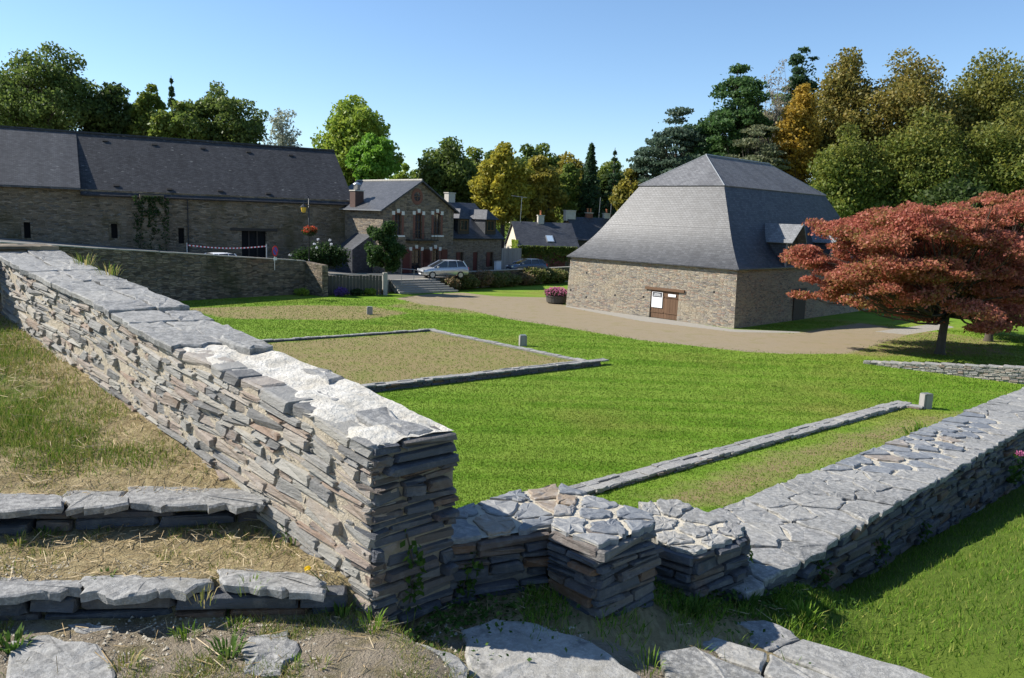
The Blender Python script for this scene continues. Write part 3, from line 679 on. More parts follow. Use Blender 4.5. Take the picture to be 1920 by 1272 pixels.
# stone chimney-breast / buttress overgrown with ivy, and lighter pipe
ba, _ = bns(307, 400); bb, _ = bns(262, 400)
mb = MB(); mb.box(bn((ba+bb)/2, -.25, zE/2), BN_d, BN_n, Z, (bb-ba)/2, .3, zE/2-.08); mb.build('buttress', M_BARNW, t)
pa, pz = bns(351, 372)
mb = MB(); mb.tube([bn(pa, -.12, zE-.1), bn(pa, -.12, .9)], .05, 6); mb.build('downpipe', M_IRON, t)
for x, y in ((197, 265), (289, 272), (380, 279), (466, 286), (545, 292), (218, 349), (318, 356), (413, 359), (503, 364)):
    d_ = ray(x, y); nn = unit(np.cross(BN_d, -BN_n*HD*1.0+Z*(zR-zE))); nn = nn if nn[2] > 0 else -nn
    P0 = bn(0, 0, zE); p = _C+d_*(((P0-_C)@nn)/(d_@nn)); mb = MB(); mb.box(p+nn*.04, BN_d, np.cross(nn, BN_d), nn, .22, .12, .05); mb.build('roof_vent', M_DARK, t)

# --- gabled house with brick-dressed windows
HU = az(45.3); HN = V3(HU[1], -HU[0], 0); H_A = G(717, 514, 1.05)
H_W = (onplane(H_A, HN, 849, 480)-H_A)@HU
hs = lambda s, d, z: V3(H_A[0], H_A[1], 0)+HU*s-HN*d+Z*z
def hsz(x, y): p = onplane(H_A, HN, x, y); return (p-H_A)@HU, p[2]
zEv = hsz(717, 388)[1]; zAp = hsz(784, 338)[1]
t = thing('gabled_house', H_A, 'dark stone gabled house with round attic window and brick-framed windows', 'house')
ups = []; 
for x in (746, 784.5, 819): ups.append((*hsz(x-6.5, 441)[:1], *hsz(x+6.5, 441)[:1], hsz(x, 441)[1], hsz(x, 401)[1]))
lows = []
for x, w in ((780.5, 8.5), (816, 6.5)): lows.append((hsz(x-w, 470)[0], hsz(x+w, 470)[0], 1.06 if x < 790 else hsz(x, 492)[1], hsz(x, 468)[1]))
ups[1] = (ups[1][0], ups[1][1], hsz(784, 448)[1], ups[1][3])
mb = MB(); wall_openings(mb, H_A, HU, HN, H_W, .9, zEv, ups+lows, .22)
mb.poly(hs(0, 0, zEv), hs(H_W, 0, zEv), hs(H_W/2, 0, zAp-.12))
HL = 10.5
mb.poly(hs(0, 0, .9), hs(0, HL, .9), hs(0, HL, zEv), hs(0, 0, zEv), flip=True); mb.poly(hs(H_W, 0, .9), hs(H_W, HL, .9), hs(H_W, HL, zEv), hs(H_W, 0, zEv))
mb.poly(hs(0, HL, .9), hs(H_W, HL, .9), hs(H_W, HL, zEv), hs(H_W/2, HL, zAp-.12), hs(0, HL, zEv), flip=True)
mb.build('wall', M_HOUSEW, t)
mb = MB(); k = (zAp-zEv)/(H_W/2); oh = .45
roof_slab(mb, hs(-oh, HL+.2, zEv-oh*k), hs(-oh, -.4, zEv-oh*k), hs(H_W/2, -.4, zAp), hs(H_W/2, HL+.2, zAp), .13)
roof_slab(mb, hs(H_W+oh, -.4, zEv-oh*k), hs(H_W+oh, HL+.2, zEv-oh*k), hs(H_W/2, HL+.2, zAp), hs(H_W/2, -.4, zAp), .13)
rf = mb.build('roof', M_SLATE_H, t)
mb = MB(); mb.box(hs(-oh-.05, HL/2-.1, zEv-oh*k-.05), HN, HU, Z, HL/2+.3, .07, .05); mb.build('gutter', M_STEEL, rf)
for i in range(26):
    mb = MB(); c0_ = hs(H_W/2, -.3+i*(HL+.4)/26, zAp+.03); mb.tube([c0_, c0_-HN*((HL+.4)/26-.02)], .09, 6); mb.build('ridge_tile', M_CHIM, rf)
for (a, b, za, zb) in ups+lows:
    w_ = window(t, hs((a+b)/2, 0, za), HU, HN, b-a, zb-za, bars=(1, 2))
    for s in (a-.13, b+.13): mb = MB(); mb.box(hs(s, -.012, (za+zb)/2-.02), HU, HN, Z, .12, .025, (zb-za)/2); mb.build('brick_jamb', M_BRICK, w_)
    for s, z in ((a-.15, .06), (b+.15, .06), ((a+b)/2, .26)): mb = MB(); mb.box(hs(s, -.022, zb+z), HU, HN, Z, .16, .035, .17); mb.build('white_quoin', M_WHITE, w_)
    mb = MB(); mb.box(hs((a+b)/2-.0, -.016, zb+.1), HU, HN, Z, (b-a)/2-.02, .03, .1); mb.build('brick_lintel', M_BRICK, w_)
    if (a, b, za, zb) == ups[2] or (a, b, za, zb) == ups[0]:
        mb = MB(); mb.box(hs((a+b)/2, -.08, za-.1), HU, HN, Z, (b-a)/2+.3, .1, .08); mb.build('window_sill', M_WHITE, w_)
for (a, b, za, zb) in lows:
    for s in (a-.28-.4, b+.28+.4):
        mb = MB(); mb.box(hs(s, -.05, (za+zb)/2), HU, HN, Z, .38, .03, (zb-za)/2); sh = mb.build('shutter', M_SHUTTER, t)
mb = MB(); bz = ups[1][2]; mb.box(hs(H_W/2+.1, -.35, bz-.12), HU, HN, Z, 1.7, .35, .06); bal = mb.build('balcony', M_IRON, t)
mb = MB()
for i in range(9): mb.box(hs(H_W/2+.1-1.6+i*.4, -.66, bz+.22), HU, HN, Z, .012, .012, .28)
mb.box(hs(H_W/2+.1, -.66, bz+.52), HU, HN, Z, 1.7, .02, .02); mb.build('railing', M_IRON, bal)
oz = hsz(782, 369)[1]; os_ = hsz(782, 369)[0]
mb = MB(); rr = []
for j in range(20):
    t0_, t1_ = 2*math.pi*j/20, 2*math.pi*(j+1)/20
    q = lambda t_, r, d: hs(os_+math.cos(t_)*r, d, oz+math.sin(t_)*r*1.15)
    mb.poly(q(t0_, .38, -.04), q(t0_, .66, -.04), q(t1_, .66, -.04), q(t1_, .38, -.04), flip=True); mb.poly(q(t0_, .66, -.04), q(t0_, .66, .02), q(t1_, .66, .02), q(t1_, .66, -.04), flip=True); mb.poly(q(t0_, .38, -.04), q(t1_, .38, -.04), q(t1_, .38, .02), q(t0_, .38, .02), flip=True)
oc = mb.build('round_window', M_BRICK, t)
mb = MB(); mb.poly(*[hs(os_+math.cos(2*math.pi*j/20)*.385, -.008, oz+math.sin(2*math.pi*j/20)*.385*1.15) for j in range(20)]); mb.build('pane', M_GLASS, oc)
mb = MB(); mb.box(hs(os_, -.02, oz), HU, HN, Z, .03, .012, .42); mb.box(hs(os_, -.021, oz), HU, HN, Z, .37, .012, .03); mb.build('glazing_bar', M_FRAMEW, oc)
cd_ = (onplane(hs(.3, 0, 0), HU, 669, 372)-hs(.3, 0, 0))@(-HN); c_ = chimney(t, hs(.3, cd_, zEv-.5), .95, .9, 1.9, plain('sooty_brick', (.085, .05, .04), .9, var=.3), HU);  # the chimney's shade is put into its darker brick colour
mb = MB(); mb.lathe(hs(.3, cd_, zEv+1.5), [(.3, 0), (.3, .45), (.38, .5), (.38, .55), (.2, .7), (.05, .76)], 14); mb.build('chimney_cowl', M_STEEL, c_, smooth=True)
# slate-hung lean-to between barn and house
mb = MB(); mb.poly(hs(-.02, 1.6, 4.6), hs(-.02, 4.4, 4.6), hs(-2.2, 4.4, 3.2), hs(-2.2, 1.6, 3.2), flip=True); mb.poly(hs(-2.2, 1.6, .9), hs(-.02, 1.6, .9), hs(-.02, 1.6, 4.6), hs(-2.2, 1.6, 3.2)); mb.poly(hs(-2.2, 1.6, .9), hs(-2.2, 4.4, .9), hs(-2.2, 4.4, 3.2), hs(-2.2, 1.6, 3.2), flip=True)
mb.build('lean_to', M_SLATE_H, t)

# --- cottage with two dormers
C_A = hs(H_W+.02, .25, 0); CW = 6.8
cs = lambda s, d, z: C_A+HU*s-HN*d+Z*z
def csz(x, y): p = onplane(C_A, HN, x, y); return (p-C_A)@HU, p[2]
zE2 = csz(890, 443)[1]; CD = 4.6; zR2 = D(872, 380, cs(3, CD, 0)[1])[2]; k2 = (zR2-zE2)/CD
t = thing('dormer_cottage', C_A, 'brown stone cottage with two roof dormers joined to gabled house', 'house')
ops = [(csz(862, 480)[0], csz(869, 480)[0], csz(866, 502)[1], csz(866, 473)[1]), (csz(887, 480)[0], csz(896, 480)[0], 1.06, csz(890, 473)[1]), (csz(918, 480)[0], csz(925, 480)[0], csz(921, 500)[1], csz(921, 473)[1])]
mb = MB(); wall_openings(mb, C_A, HU, HN, CW, .9, zE2, ops, .2)
mb.poly(cs(CW, 0, .9), cs(CW, 2*CD, .9), cs(CW, 2*CD, zE2), cs(CW, CD, zR2-.1), cs(CW, 0, zE2)); mb.poly(cs(0, 2*CD, .9), cs(CW, 2*CD, .9), cs(CW, 2*CD, zE2), cs(0, 2*CD, zE2), flip=True); mb.build('wall', M_HOUSEL, t)
mb = MB(); roof_slab(mb, cs(.0, -.3, zE2-.3*k2), cs(CW+.2, -.3, zE2-.3*k2), cs(CW+.2, CD, zR2), cs(.0, CD, zR2)); roof_slab(mb, cs(CW+.2, 2*CD+.3, zE2-.3*k2), cs(.0, 2*CD+.3, zE2-.3*k2), cs(.0, CD, zR2), cs(CW+.2, CD, zR2)); mb.build('roof', M_SLATE_H, t)
for a, b, za, zb in (ops[0], ops[2]): window(t, cs((a+b)/2, 0, za), HU, HN, b-a, zb-za, bars=(1, 1))
a, b, za, zb = ops[1]; mb = MB(); mb.box(cs((a+b)/2, .15, (za+zb)/2), HU, HN, Z, (b-a)/2-.01, .03, (zb-za)/2-.01); mb.build('door', M_SHUTTER, t)
for a, b, za, zb in (ops[0], ops[2]):
    mb = MB(); mb.box(cs(a-.24, -.05, (za+zb)/2), HU, HN, Z, .22, .025, (zb-za)/2); mb.build('shutter', M_SHUTTER, t)
chimney(t, cs(CW*.55, CD+.3, zR2-.4), .9, .7, 1.3, M_CHIM, HU)
for x in (862, 913):
    s_, _ = csz(x, 420); w = 1.5; zf = zE2+.55; zt = zE2+1.75; fr = .25
    dt = bpy.data.objects.new('dormer', None); COL.objects.link(dt); dt.parent = t
    dd = (zt-zE2)/k2
    mb = MB()
    for q_ in (s_, s_+w): mb.poly(cs(q_, fr, zE2+fr*k2), cs(q_, fr, zt), cs(q_, dd, zt))
    mb.build('cheek', M_SLATE_H, dt)
    mb = MB(); mb.poly(cs(s_, fr, zE2+fr*k2-.1), cs(s_+w, fr, zE2+fr*k2-.1), cs(s_+w, fr, zt), cs(s_, fr, zt)); mb.build('dormer_front', M_DARKWOOD, dt)
    window(dt, cs(s_+w/2, fr-.12, zf), HU, HN, 1.0, 1.05, bars=(1, 0), depth=.1, name='window')
    mb = MB(); zq = zt+.95
    A_, B_, C_, D_ = cs(s_-.2, fr-.35, zt-.05), cs(s_+w+.2, fr-.35, zt-.05), cs(s_+w/2, fr+.55, zq), cs(s_+w/2, dd+1.1, zq)
    mb.poly(A_, B_, C_); mb.poly(B_, cs(s_+w+.2, dd, zt-.05), D_, C_); mb.poly(cs(s_-.2, dd, zt-.05), A_, C_, D_)
    mb.build('dormer_roof', M_SLATE, dt)

# --- low creeper-clad house and the long cottage beyond
def long_house(name, label, A, d, W, DP, zb, ze, zr, wallm, roofm, gablem=None):
    t = thing(name, A, label, 'house'); n = V3(d[1], -d[0], 0); q = lambda s, e, z: V3(A[0], A[1], 0)+d*s-n*e+Z*z
    mb = MB(); mb.poly(q(0, 0, zb), q(W, 0, zb), q(W, 0, ze), q(0, 0, ze)); mb.poly(q(W, 0, zb), q(W, DP, zb), q(W, DP, ze), q(W, DP/2, zr-.08), q(W, 0, ze)); mb.poly(q(0, DP, zb), q(W, DP, zb), q(W, DP, ze), q(0, DP, ze), flip=True)
    mb.build('wall', wallm, t)
    mb = MB(); mb.poly(q(0, 0, zb), q(0, DP, zb), q(0, DP, ze), q(0, DP/2, zr-.08), q(0, 0, ze), flip=True); mb.build('gable_wall', gablem or wallm, t)
    k = (zr-ze)/(DP/2); mb = MB(); roof_slab(mb, q(-.2, -.3, ze-.3*k), q(W+.2, -.3, ze-.3*k), q(W+.2, DP/2, zr), q(-.2, DP/2, zr)); roof_slab(mb, q(W+.2, DP+.3, ze-.3*k), q(-.2, DP+.3, ze-.3*k), q(-.2, DP/2, zr), q(W+.2, DP/2, zr)); rf = mb.build('roof', roofm, t)
    return t, q, rf, n, k
d3 = az(78); A3 = G(972, 503, 1.05)
ze3 = D(974, 458, A3[1])[2]; zr3 = D(990, 416, A3[1]+3.6)[2]
t, q, rf, n3, k3 = long_house('creeper_house', 'low house with cream gable, creeper-covered front and slate roof with skylight', A3, d3, 6.7, 7.2, .9, ze3, zr3, M_HOUSEW, M_SLATE_H, M_CREAM)
mb = MB(); nn = unit(np.cross(d3, -n3*3.6+Z*(zr3-ze3))); nn = nn if nn[2] > 0 else -nn; sp = q(3.7, .9, ze3+.9*k3); mb.box(sp+nn*.05, d3, np.cross(nn, d3), nn, .42, .6, .05); sk = mb.build('skylight', M_STEEL, t)
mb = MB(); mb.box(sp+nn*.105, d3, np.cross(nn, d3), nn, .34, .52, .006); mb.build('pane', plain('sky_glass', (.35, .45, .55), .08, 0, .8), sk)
chimney(t, q(3.2, 3.6, zr3-.3), .7, .6, 1.0, M_CHIM, d3, 1)
mb = MB()
for s, w in ((2.3, .5), (4.4, .9)): mb.box(q(s, -.03, 2.0), d3, n3, Z, w, .04, 1.05)
mb.build('shutter', M_SHUTTER, t)
d4 = az(72); A4 = V3(*D(1082, 500, 97)[:2], 0)
ze4 = D(1082, 447, A4[1])[2]; zr4 = D(1050, 406, A4[1]+3.4)[2]
t, q, rf, n4, k4 = long_house('row_cottage', 'stone cottage with row of chimneys and plank front beyond the creeper house', A4, d4, 13, 7.4, .9, ze4, zr4, M_DARKWOOD, M_SLATE_H, M_HOUSEL)
chimney(t, q(.2, 3.7, zr4-.5), 1.3, .9, 1.2, M_CHIM, d4)
for s, p_ in ((2.9, 2), (5.3, 1), (7.9, 0)): chimney(t, q(s, 3.9, zr4-.4), .8, .6, .9, M_CHIM if p_ != 2 else M_BRICK, d4, p_)

# ------------------------------------------------------------------ between terrace and lawn
# board fence
F0, F1 = G(611, 554), G(716, 553.5); fd = unit(F1-F0); fn_ = V3(fd[1], -fd[0], 0); fl_ = np.linalg.norm(F1-F0)
t = thing('board_fence', F0, 'dark weathered vertical board fence between stone pier and steps', 'fence')
nb = 17
for i in range(nb):
    mb = MB(); hgt = 1.62+rng.uniform(-.03, .03); mb.box(F0+fd*(fl_*(i+.5)/nb)+Z*(hgt/2-.02)+fn_*rng.uniform(-.012, .012), fd, fn_, Z, fl_/nb/2-.015, .02, hgt/2); mb.build('board', M_FENCE, t)
mb = MB(); mb.box(F0+fd*fl_/2+Z*1.69, fd, fn_, Z, fl_/2+.05, .09, .035); mb.build('top_rail', M_GREYWOOD, t)
mb = MB(); mb.box(F1+fd*.25+Z*.86, fd, fn_, Z, .17, .17, .96); mb.build('end_post', M_CONC, t)
# steps up to the terrace
b0, b1 = G(749, 551.5, 0), G(859, 548, 0); _u = unit(b1-b0); _b = V3(-_u[1], _u[0], 0); t0, t1 = b0+_b*1.75+Z*1.05, b1-_u*1.7+_b*1.75+Z*1.05
t = thing('stone_steps', b0, 'broad flight of stone steps rising from gravel path to the parked cars', 'steps')
for i in range(6):
    f0 = i/6; l, r = b0+(t0-b0)*f0, b1+(t1-b1)*f0; bkv = _b
    mb = MB(); zt = 1.05*(i+1)/6-.004; dpt = .7
    for (pl, pr, z0_, z1_, ov) in ((l, r, 0, zt-.06, 0), (l, r, zt-.06, zt, .05)):
        A_, B_ = V3(l[0], l[1], 0)-bkv*ov, V3(r[0], r[1], 0)-bkv*ov; C_, D_ = V3(r[0], r[1], 0)+bkv*dpt, V3(l[0], l[1], 0)+bkv*dpt
        zz0 = z0_ if ov == 0 else z0_; P4 = [A_, B_, C_, D_]
        if ov == 0: zz0 = max(0, zt-.34)
        for a in range(4): b = (a+1) % 4; mb.poly(P4[a]+Z*zz0, P4[b]+Z*zz0, P4[b]+Z*z1_, P4[a]+Z*z1_)
        if ov: mb.poly(*[p+Z*z1_ for p in P4]); mb.poly(*[p+Z*z0_ for p in P4[::-1]])
    mb.build('step', M_CONC, t)
hr = thing('handrail', G(778, 522, 1.05), 'thin steel handrail at head of the stone steps', 'railing')
h0, h1 = G(776, 527, 1.05), G(792, 521, 1.05)
mb = MB(); mb.tube([h0, h0+Z*.95, h0+Z*1.05+V3(-.9, -1.0, .0), h0+V3(-.9, -1.0, -.3)], .025, 6); mb.tube([h0+Z*.95, h1+Z*.55], .025, 6); mb.build('rail', M_STEEL, hr)
# low wall behind the hedge
L0, L1 = V3(-5.4, 71.9, 0), V3(*(np.array([-5.4, 71.9])+unit(V3(5.8, 85.7, 0)-V3(-6.3, 70.3, 0))[:2]*21), 0)
t = thing('terrace_parapet', L0, 'low dark parapet behind the flowering hedge along the terrace', 'wall')
ld = unit(L1-L0); ln = V3(ld[1], -ld[0], 0); ll = np.linalg.norm(L1-L0)
mb = MB(); mb.box(L0+ld*ll/2+Z*.7, ld, ln, Z, ll/2, .16, .78); mb.build('wall_face', M_RETW, t)
mb = MB(); mb.box(L0+ld*ll/2+Z*1.52, ld, ln, Z, ll/2+.03, .21, .04); mb.build('coping', M_CONC, t)

# ================================================================== TREES AND PLANTS
def rdirs(n):
    d = rng.normal(size=(n, 3)); return d/np.linalg.norm(d, axis=1, keepdims=True)
def leaf_cloud(name, C, s, m, parent, up=0.3, asp=.62):
    """one small kite-shaped leaf (or leaf spray) per centre"""
    n = len(C); nr = rdirs(n)+np.array([0, 0, up]); nr /= np.linalg.norm(nr, axis=1, keepdims=True)
    a = np.cross(nr, rdirs(n)); a /= np.linalg.norm(a, axis=1, keepdims=True)+1e-9; b = np.cross(nr, a)
    s = (np.ones(n)*s*rng.uniform(.65, 1.3, n))[:, None]
    V = np.stack([C-a*s, C+b*s*asp-a*s*.1, C+a*s, C-b*s*asp-a*s*.1], 1)
    return raw_mesh(name, V.reshape(-1, 3), np.arange(4*n).reshape(-1, 4), m, parent)
def ell(c, r, n, lo=.35):
    d = rdirs(n); k = lo+(1-lo)*rng.random(n)**.55; k *= 1+.10*rng.normal(size=n)
    return np.asarray(c)+d*k[:, None]*np.asarray(r)
def limb(mb, a, b, r0, r1, sag=.12, k=4, n=6):
    a, b = np.asarray(a, float), np.asarray(b, float); L = np.linalg.norm(b-a); off = rdirs(1)[0]*L*sag; pts = []
    for i in range(k+1):
        t = i/k; pts.append(a+(b-a)*t+off*math.sin(math.pi*t)+(rdirs(1)[0]*L*.025 if 0 < i < k else 0))
    mb.tube(pts, [r0+(r1-r0)*(i/k) for i in range(k+1)], n, cap=False); return pts
def broadleaf(label, cx, top, bot, hw, depth, m, n=13000, leaf=.26, nclump=26, base=0.0, group=None, name='broadleaf_tree', flat=.85, barkm=None, trunk_x=None, tr=.32, clump=.36, fill=.12, deep=1.0, cat='tree', limbs=14):
    P = D(cx, (top+bot)/2, depth); R = hw*depth/FPX; zt, zb = D(cx, top, depth)[2], max(base+1.2, D(cx, bot, depth)[2]); H = (zt-zb)/2; zc = (zt+zb)/2
    bx = P[0] if trunk_x is None else D(trunk_x, bot, depth)[0]
    t = thing(name, (bx, P[1], base), label, cat, group)
    cl = []
    nclump = int(nclump*1.5); clump *= .9
    for i in range(nclump):
        d = rdirs(1)[0]; k = rng.uniform(.38, .90); rr = clump*min(R, H*1.2)*rng.uniform(.55, 1.25)*(1.25-.45*k)
        ez = d[2]*k*H; wide = 1.0-.28*max(0, ez/H)
        cl.append((V3(P[0]+d[0]*k*R*wide, P[1]+d[1]*k*R*deep*wide, zc+ez), rr))
    # a few clumps right at the outline so that the crown reaches its height and width
    cl.append((V3(P[0]+rng.uniform(-.15, .15)*R, P[1], zt-clump*H*.55), clump*min(R, H)*.75))
    for sg in (-1, 1): cl.append((V3(P[0]+sg*R*.78, P[1], zc-H*rng.uniform(-.1, .35)), clump*min(R, H)*.8))
    w = np.array([c[1]**2 for c in cl]); w /= w.sum(); pts = []
    for (c, rr), ww in zip(cl, w): pts.append(ell(c, (rr*1.12, rr*1.12, rr*flat), int(n*(1-fill)*ww)+1))
    pts.append(ell((P[0], P[1], zc), (R*.75, R*.75*deep, H*.75), int(n*fill), .1))
    mb = MB(); fork = V3(P[0], P[1], zb+H*.35)
    tp_ = [V3(bx, P[1], base-.1), V3(bx+rng.normal()*.1, P[1], base+(zb-base)*.5), V3((bx+P[0])/2, P[1], zb), fork, V3(P[0], P[1], zc+H*.45)]
    mb.tube(tp_, [tr*1.35, tr, tr*.88, tr*.6, tr*.15], 9, cap=False)
    for c, rr in sorted(cl, key=lambda q: rng.random())[:limbs]:
        st = tp_[2]+(tp_[3]-tp_[2])*rng.random() if c[2] < zc+H*.2 else tp_[3]+(tp_[4]-tp_[3])*rng.random()*.7
        pp = limb(mb, st, c, tr*.42, tr*.06, .1)
        for _ in range(2): limb(mb, pp[2], c+rdirs(1)[0]*rr*.9, tr*.13, .015, .1, 3, 4)
    mb.build('trunk', barkm or M_BARK, t, smooth=True, uv=False)
    leaf_cloud('crown', np.concatenate(pts), leaf, m, t)
    return t
def conifer(label, cx, top, bot, hw, depth, m, tiers=16, name='conifer_tree', base=0.0, group=None, leaf=.2, per=13, droop=.25, taper=1.0, gap=0.0, flatp=False, n_per=26, spread=.16):
    P = D(cx, (top+bot)/2, depth); R = hw*depth/FPX; zt, zb = D(cx, top, depth)[2], max(base+1.0, D(cx, bot, depth)[2])
    t = thing(name, (P[0], P[1], base), label, 'tree', group); mb = MB(); mb.tube([V3(P[0], P[1], base-.1), V3(P[0], P[1], zb), V3(P[0], P[1], zt)], [.38, .3, .03], 8, cap=False); pts = []
    for i in range(tiers):
        f = (i+rng.uniform(-.3, .3))/tiers; z = zb+(zt-zb)*np.clip(f, 0, 1)
        rr = R*((1-np.clip(f, 0, 1))**taper*.95+.05)
        if flatp: rr = R*(1-.75*f**2)*rng.uniform(.6, 1.05)
        for k in range(per):
            if rng.random() < gap: continue
            a = 2*math.pi*(k+rng.random())/per; L = rr*rng.uniform(.65, 1.08); d = V3(math.cos(a), math.sin(a), 0)
            st = V3(P[0], P[1], z); en = st+d*L-Z*L*droop*rng.uniform(.5, 1.3)
            if flatp: en = st+d*L+Z*L*rng.uniform(-.06, .16)
            mb.tube([st, (st+en)/2+Z*L*.05, en], [.06, .04, .012], 4, cap=False)
            q = rng.uniform(.18, 1.0, n_per)[:, None]; c = st+(en-st)*q+Z*L*.05*np.sin(np.pi*q)
            w = L*spread*(1.15-.6*q); side = np.cross(d, Z)
            c = c+side*(rng.normal(size=(n_per, 1))*w)+Z*(rng.normal(size=(n_per, 1))*(.06 if flatp else .12)-(.0 if flatp else .06*abs(rng.normal(size=(n_per, 1)))))
            pts.append(c)
    mb.build('trunk', M_BARK, t, smooth=True, uv=False)
    leaf_cloud('crown', np.concatenate(pts), leaf, m, t, up=.9 if flatp else .4, asp=.4)
    return t
L_OAK = leafm('oak_leaf', (.030, .045, .011), (.055, .080, .017), (.095, .115, .028))
L_DOAK = leafm('dark_oak_leaf', (.018, .030, .009), (.032, .050, .012), (.055, .075, .02))
L_OLIVE = leafm('olive_oak_leaf', (.04, .06, .012), (.075, .105, .018), (.13, .13, .03))
L_YG = leafm('yellowgreen_leaf', (.07, .105, .015), (.12, .165, .022), (.20, .215, .035))
L_BG = leafm('bright_green_leaf', (.05, .10, .012), (.085, .165, .018), (.12, .205, .03))
L_YEL = leafm('yellow_autumn_leaf', (.075, .085, .013), (.19, .17, .022), (.30, .245, .032))
L_YOL = leafm('olive_yellow_leaf', (.05, .06, .012), (.13, .115, .02), (.22, .175, .03))
L_CHE = leafm('chestnut_leaf', (.055, .07, .015), (.12, .115, .024), (.19, .135, .03), top=(11, 20, (.15, .12, .035), (.27, .19, .055)))
L_CHG = leafm('green_chestnut_leaf', (.04, .065, .012), (.075, .10, .018), (.15, .15, .026), top=(10, 21, (.15, .12, .03), (.28, .19, .05)))
L_GOLD = leafm('golden_leaf', (.09, .07, .012), (.19, .125, .02), (.30, .20, .025))
L_CON = leafm('conifer_needle', (.014, .030, .012), (.025, .05, .02), (.045, .075, .03))
L_CED = leafm('cedar_needle', (.025, .042, .028), (.045, .068, .045), (.075, .10, .07))
L_PINE = leafm('pine_needle', (.018, .040, .012), (.035, .068, .02), (.06, .10, .03))
L_GREY = leafm('grey_twig_leaf', (.09, .105, .075), (.15, .165, .12), (.20, .20, .15))
L_RED = leafm('red_maple_leaf', (.085, .085, .016), (.14, .075, .026), (.20, .068, .042), (.235, .075, .052), (.28, .105, .075), cs=.42)
L_CAM = leafm('glossy_camellia_leaf', (.02, .045, .012), (.035, .07, .018), (.06, .10, .03), lum=1.3)
L_HYD = leafm('hydrangea_leaf', (.018, .040, .010), (.03, .06, .015), (.045, .08, .022), lum=1.15)
L_HEDGE = leafm('faded_hydrangea', (.05, .07, .02), (.12, .09, .045), (.22, .11, .075), cs=1.4)
L_PINK = leafm('pink_petal', (.45, .08, .20), (.60, .16, .32), (.70, .35, .45), lum=1.0)
L_REDF = leafm('red_petal', (.55, .03, .02), (.70, .08, .04), (.75, .22, .10), lum=1.0)
L_PURP = leafm('purple_petal', (.10, .05, .22), (.17, .09, .33), (.25, .15, .40), lum=1.0)
L_IVYF = leafm('creeper_leaf', (.03, .05, .010), (.06, .09, .016), (.13, .10, .02))

TG = 'trees behind the barn'
broadleaf('large rounded oak with visible limbs, tallest left of the barn roof', 92, 80, 300, 122, 98, L_OAK, 21000, .21, 62, trunk_x=104, tr=.5, group=TG, limbs=40, clump=.23, fill=.0)
broadleaf('dark low tree just right of the large rounded oak', 205, 158, 300, 62, 101, L_DOAK, 11000, .25, 24, group=TG)
broadleaf('dark bushy tree half hidden behind the large oak, leftmost', 8, 150, 300, 70, 108, L_OLIVE, 9000, .28, 22, group=TG)
broadleaf('slender olive tree between dark tree and broad oak behind barn', 283, 152, 310, 40, 100, L_OLIVE, 8000, .24, 20, group=TG, clump=.34)
broadleaf('broad open-crowned oak above middle of barn roof', 405, 153, 310, 104, 97, L_OAK, 16000, .21, 50, group=TG, tr=.42, clump=.25, limbs=32, fill=.0)
broadleaf('olive leafy tree in front of broad oak above barn roof', 338, 190, 310, 50, 94, L_OLIVE, 9000, .24, 22, group=TG)
conifer('thin dark spire of conifer poking above olive trees', 323, 142, 300, 22, 112, L_CON, 14, group=TG)
broadleaf('small sparse grey-leaved tree at right end of barn ridge', 530, 200, 320, 36, 92, L_GREY, 2300, .15, 24, group=TG, barkm=M_BARKG, tr=.16, clump=.34, fill=.1, limbs=24)
TG = 'trees behind the houses'
broadleaf('tall yellow-green ash behind gabled house chimney', 668, 178, 370, 80, 104, L_YG, 20000, .25, 40, group=TG, tr=.4, clump=.33)
broadleaf('bright green maple in front of the yellow-green ash', 697, 250, 360, 46, 96, L_BG, 12000, .22, 26, group=TG)
broadleaf('pale yellowish sapling between maple and dark oak', 762, 306, 380, 30, 112, L_YG, 4200, .22, 18, group=TG)
broadleaf('dark green oak right of gabled house ridge', 842, 260, 420, 68, 106, L_OAK, 16000, .25, 34, group=TG)
broadleaf('hazy green tree far behind, between oak and yellow trees', 915, 280, 420, 48, 130, L_OAK, 8000, .3, 22, group=TG)
broadleaf('bright yellow autumn tree above cottage chimney', 945, 263, 430, 56, 101, L_YEL, 15000, .24, 32, group=TG)
broadleaf('rounded dark tree behind the two yellow trees', 1018, 266, 420, 50, 128, L_OLIVE, 9000, .3, 22, group=TG)
broadleaf('golden olive tree right of bright yellow tree', 1018, 290, 430, 46, 104, L_YOL, 13000, .24, 28, group=TG)
broadleaf('dark olive tree between golden tree and spruce', 1065, 305, 430, 38, 108, L_OLIVE, 9000, .25, 22, group=TG)
conifer('dark pointed spruce behind row cottage chimneys', 1106, 266, 430, 42, 108, L_CON, 24, group=TG, leaf=.22, per=15, n_per=30)
conifer('thin open conifer right of the dark spruce', 1150, 277, 410, 26, 118, L_CON, 11, group=TG, gap=.3)
broadleaf('yellowish bush-like tree left of flared hall roof', 1180, 316, 440, 34, 102, L_YOL, 8000, .23, 20, group=TG)
broadleaf('green tree filling gap behind the spruce', 1130, 320, 440, 44, 126, L_DOAK, 8000, .3, 20, group=TG)
broadleaf('rounded green tree behind and right of the dark oak', 890, 272, 420, 46, 118, L_OLIVE, 11000, .25, 26, group=TG)
broadleaf('tall olive tree behind gap between yellow and golden trees', 985, 266, 420, 46, 122, L_OAK, 11000, .26, 26, group=TG)
broadleaf('green-gold tree behind the dark olive tree', 1062, 284, 420, 50, 120, L_YOL, 11000, .26, 26, group=TG)
broadleaf('dull green tree behind open conifer, left of cedar', 1150, 300, 420, 52, 128, L_OLIVE, 11000, .27, 26, group=TG)
broadleaf('distant pale tree behind the yellow sapling', 775, 318, 410, 60, 140, L_OLIVE, 6000, .32, 20, group=TG)
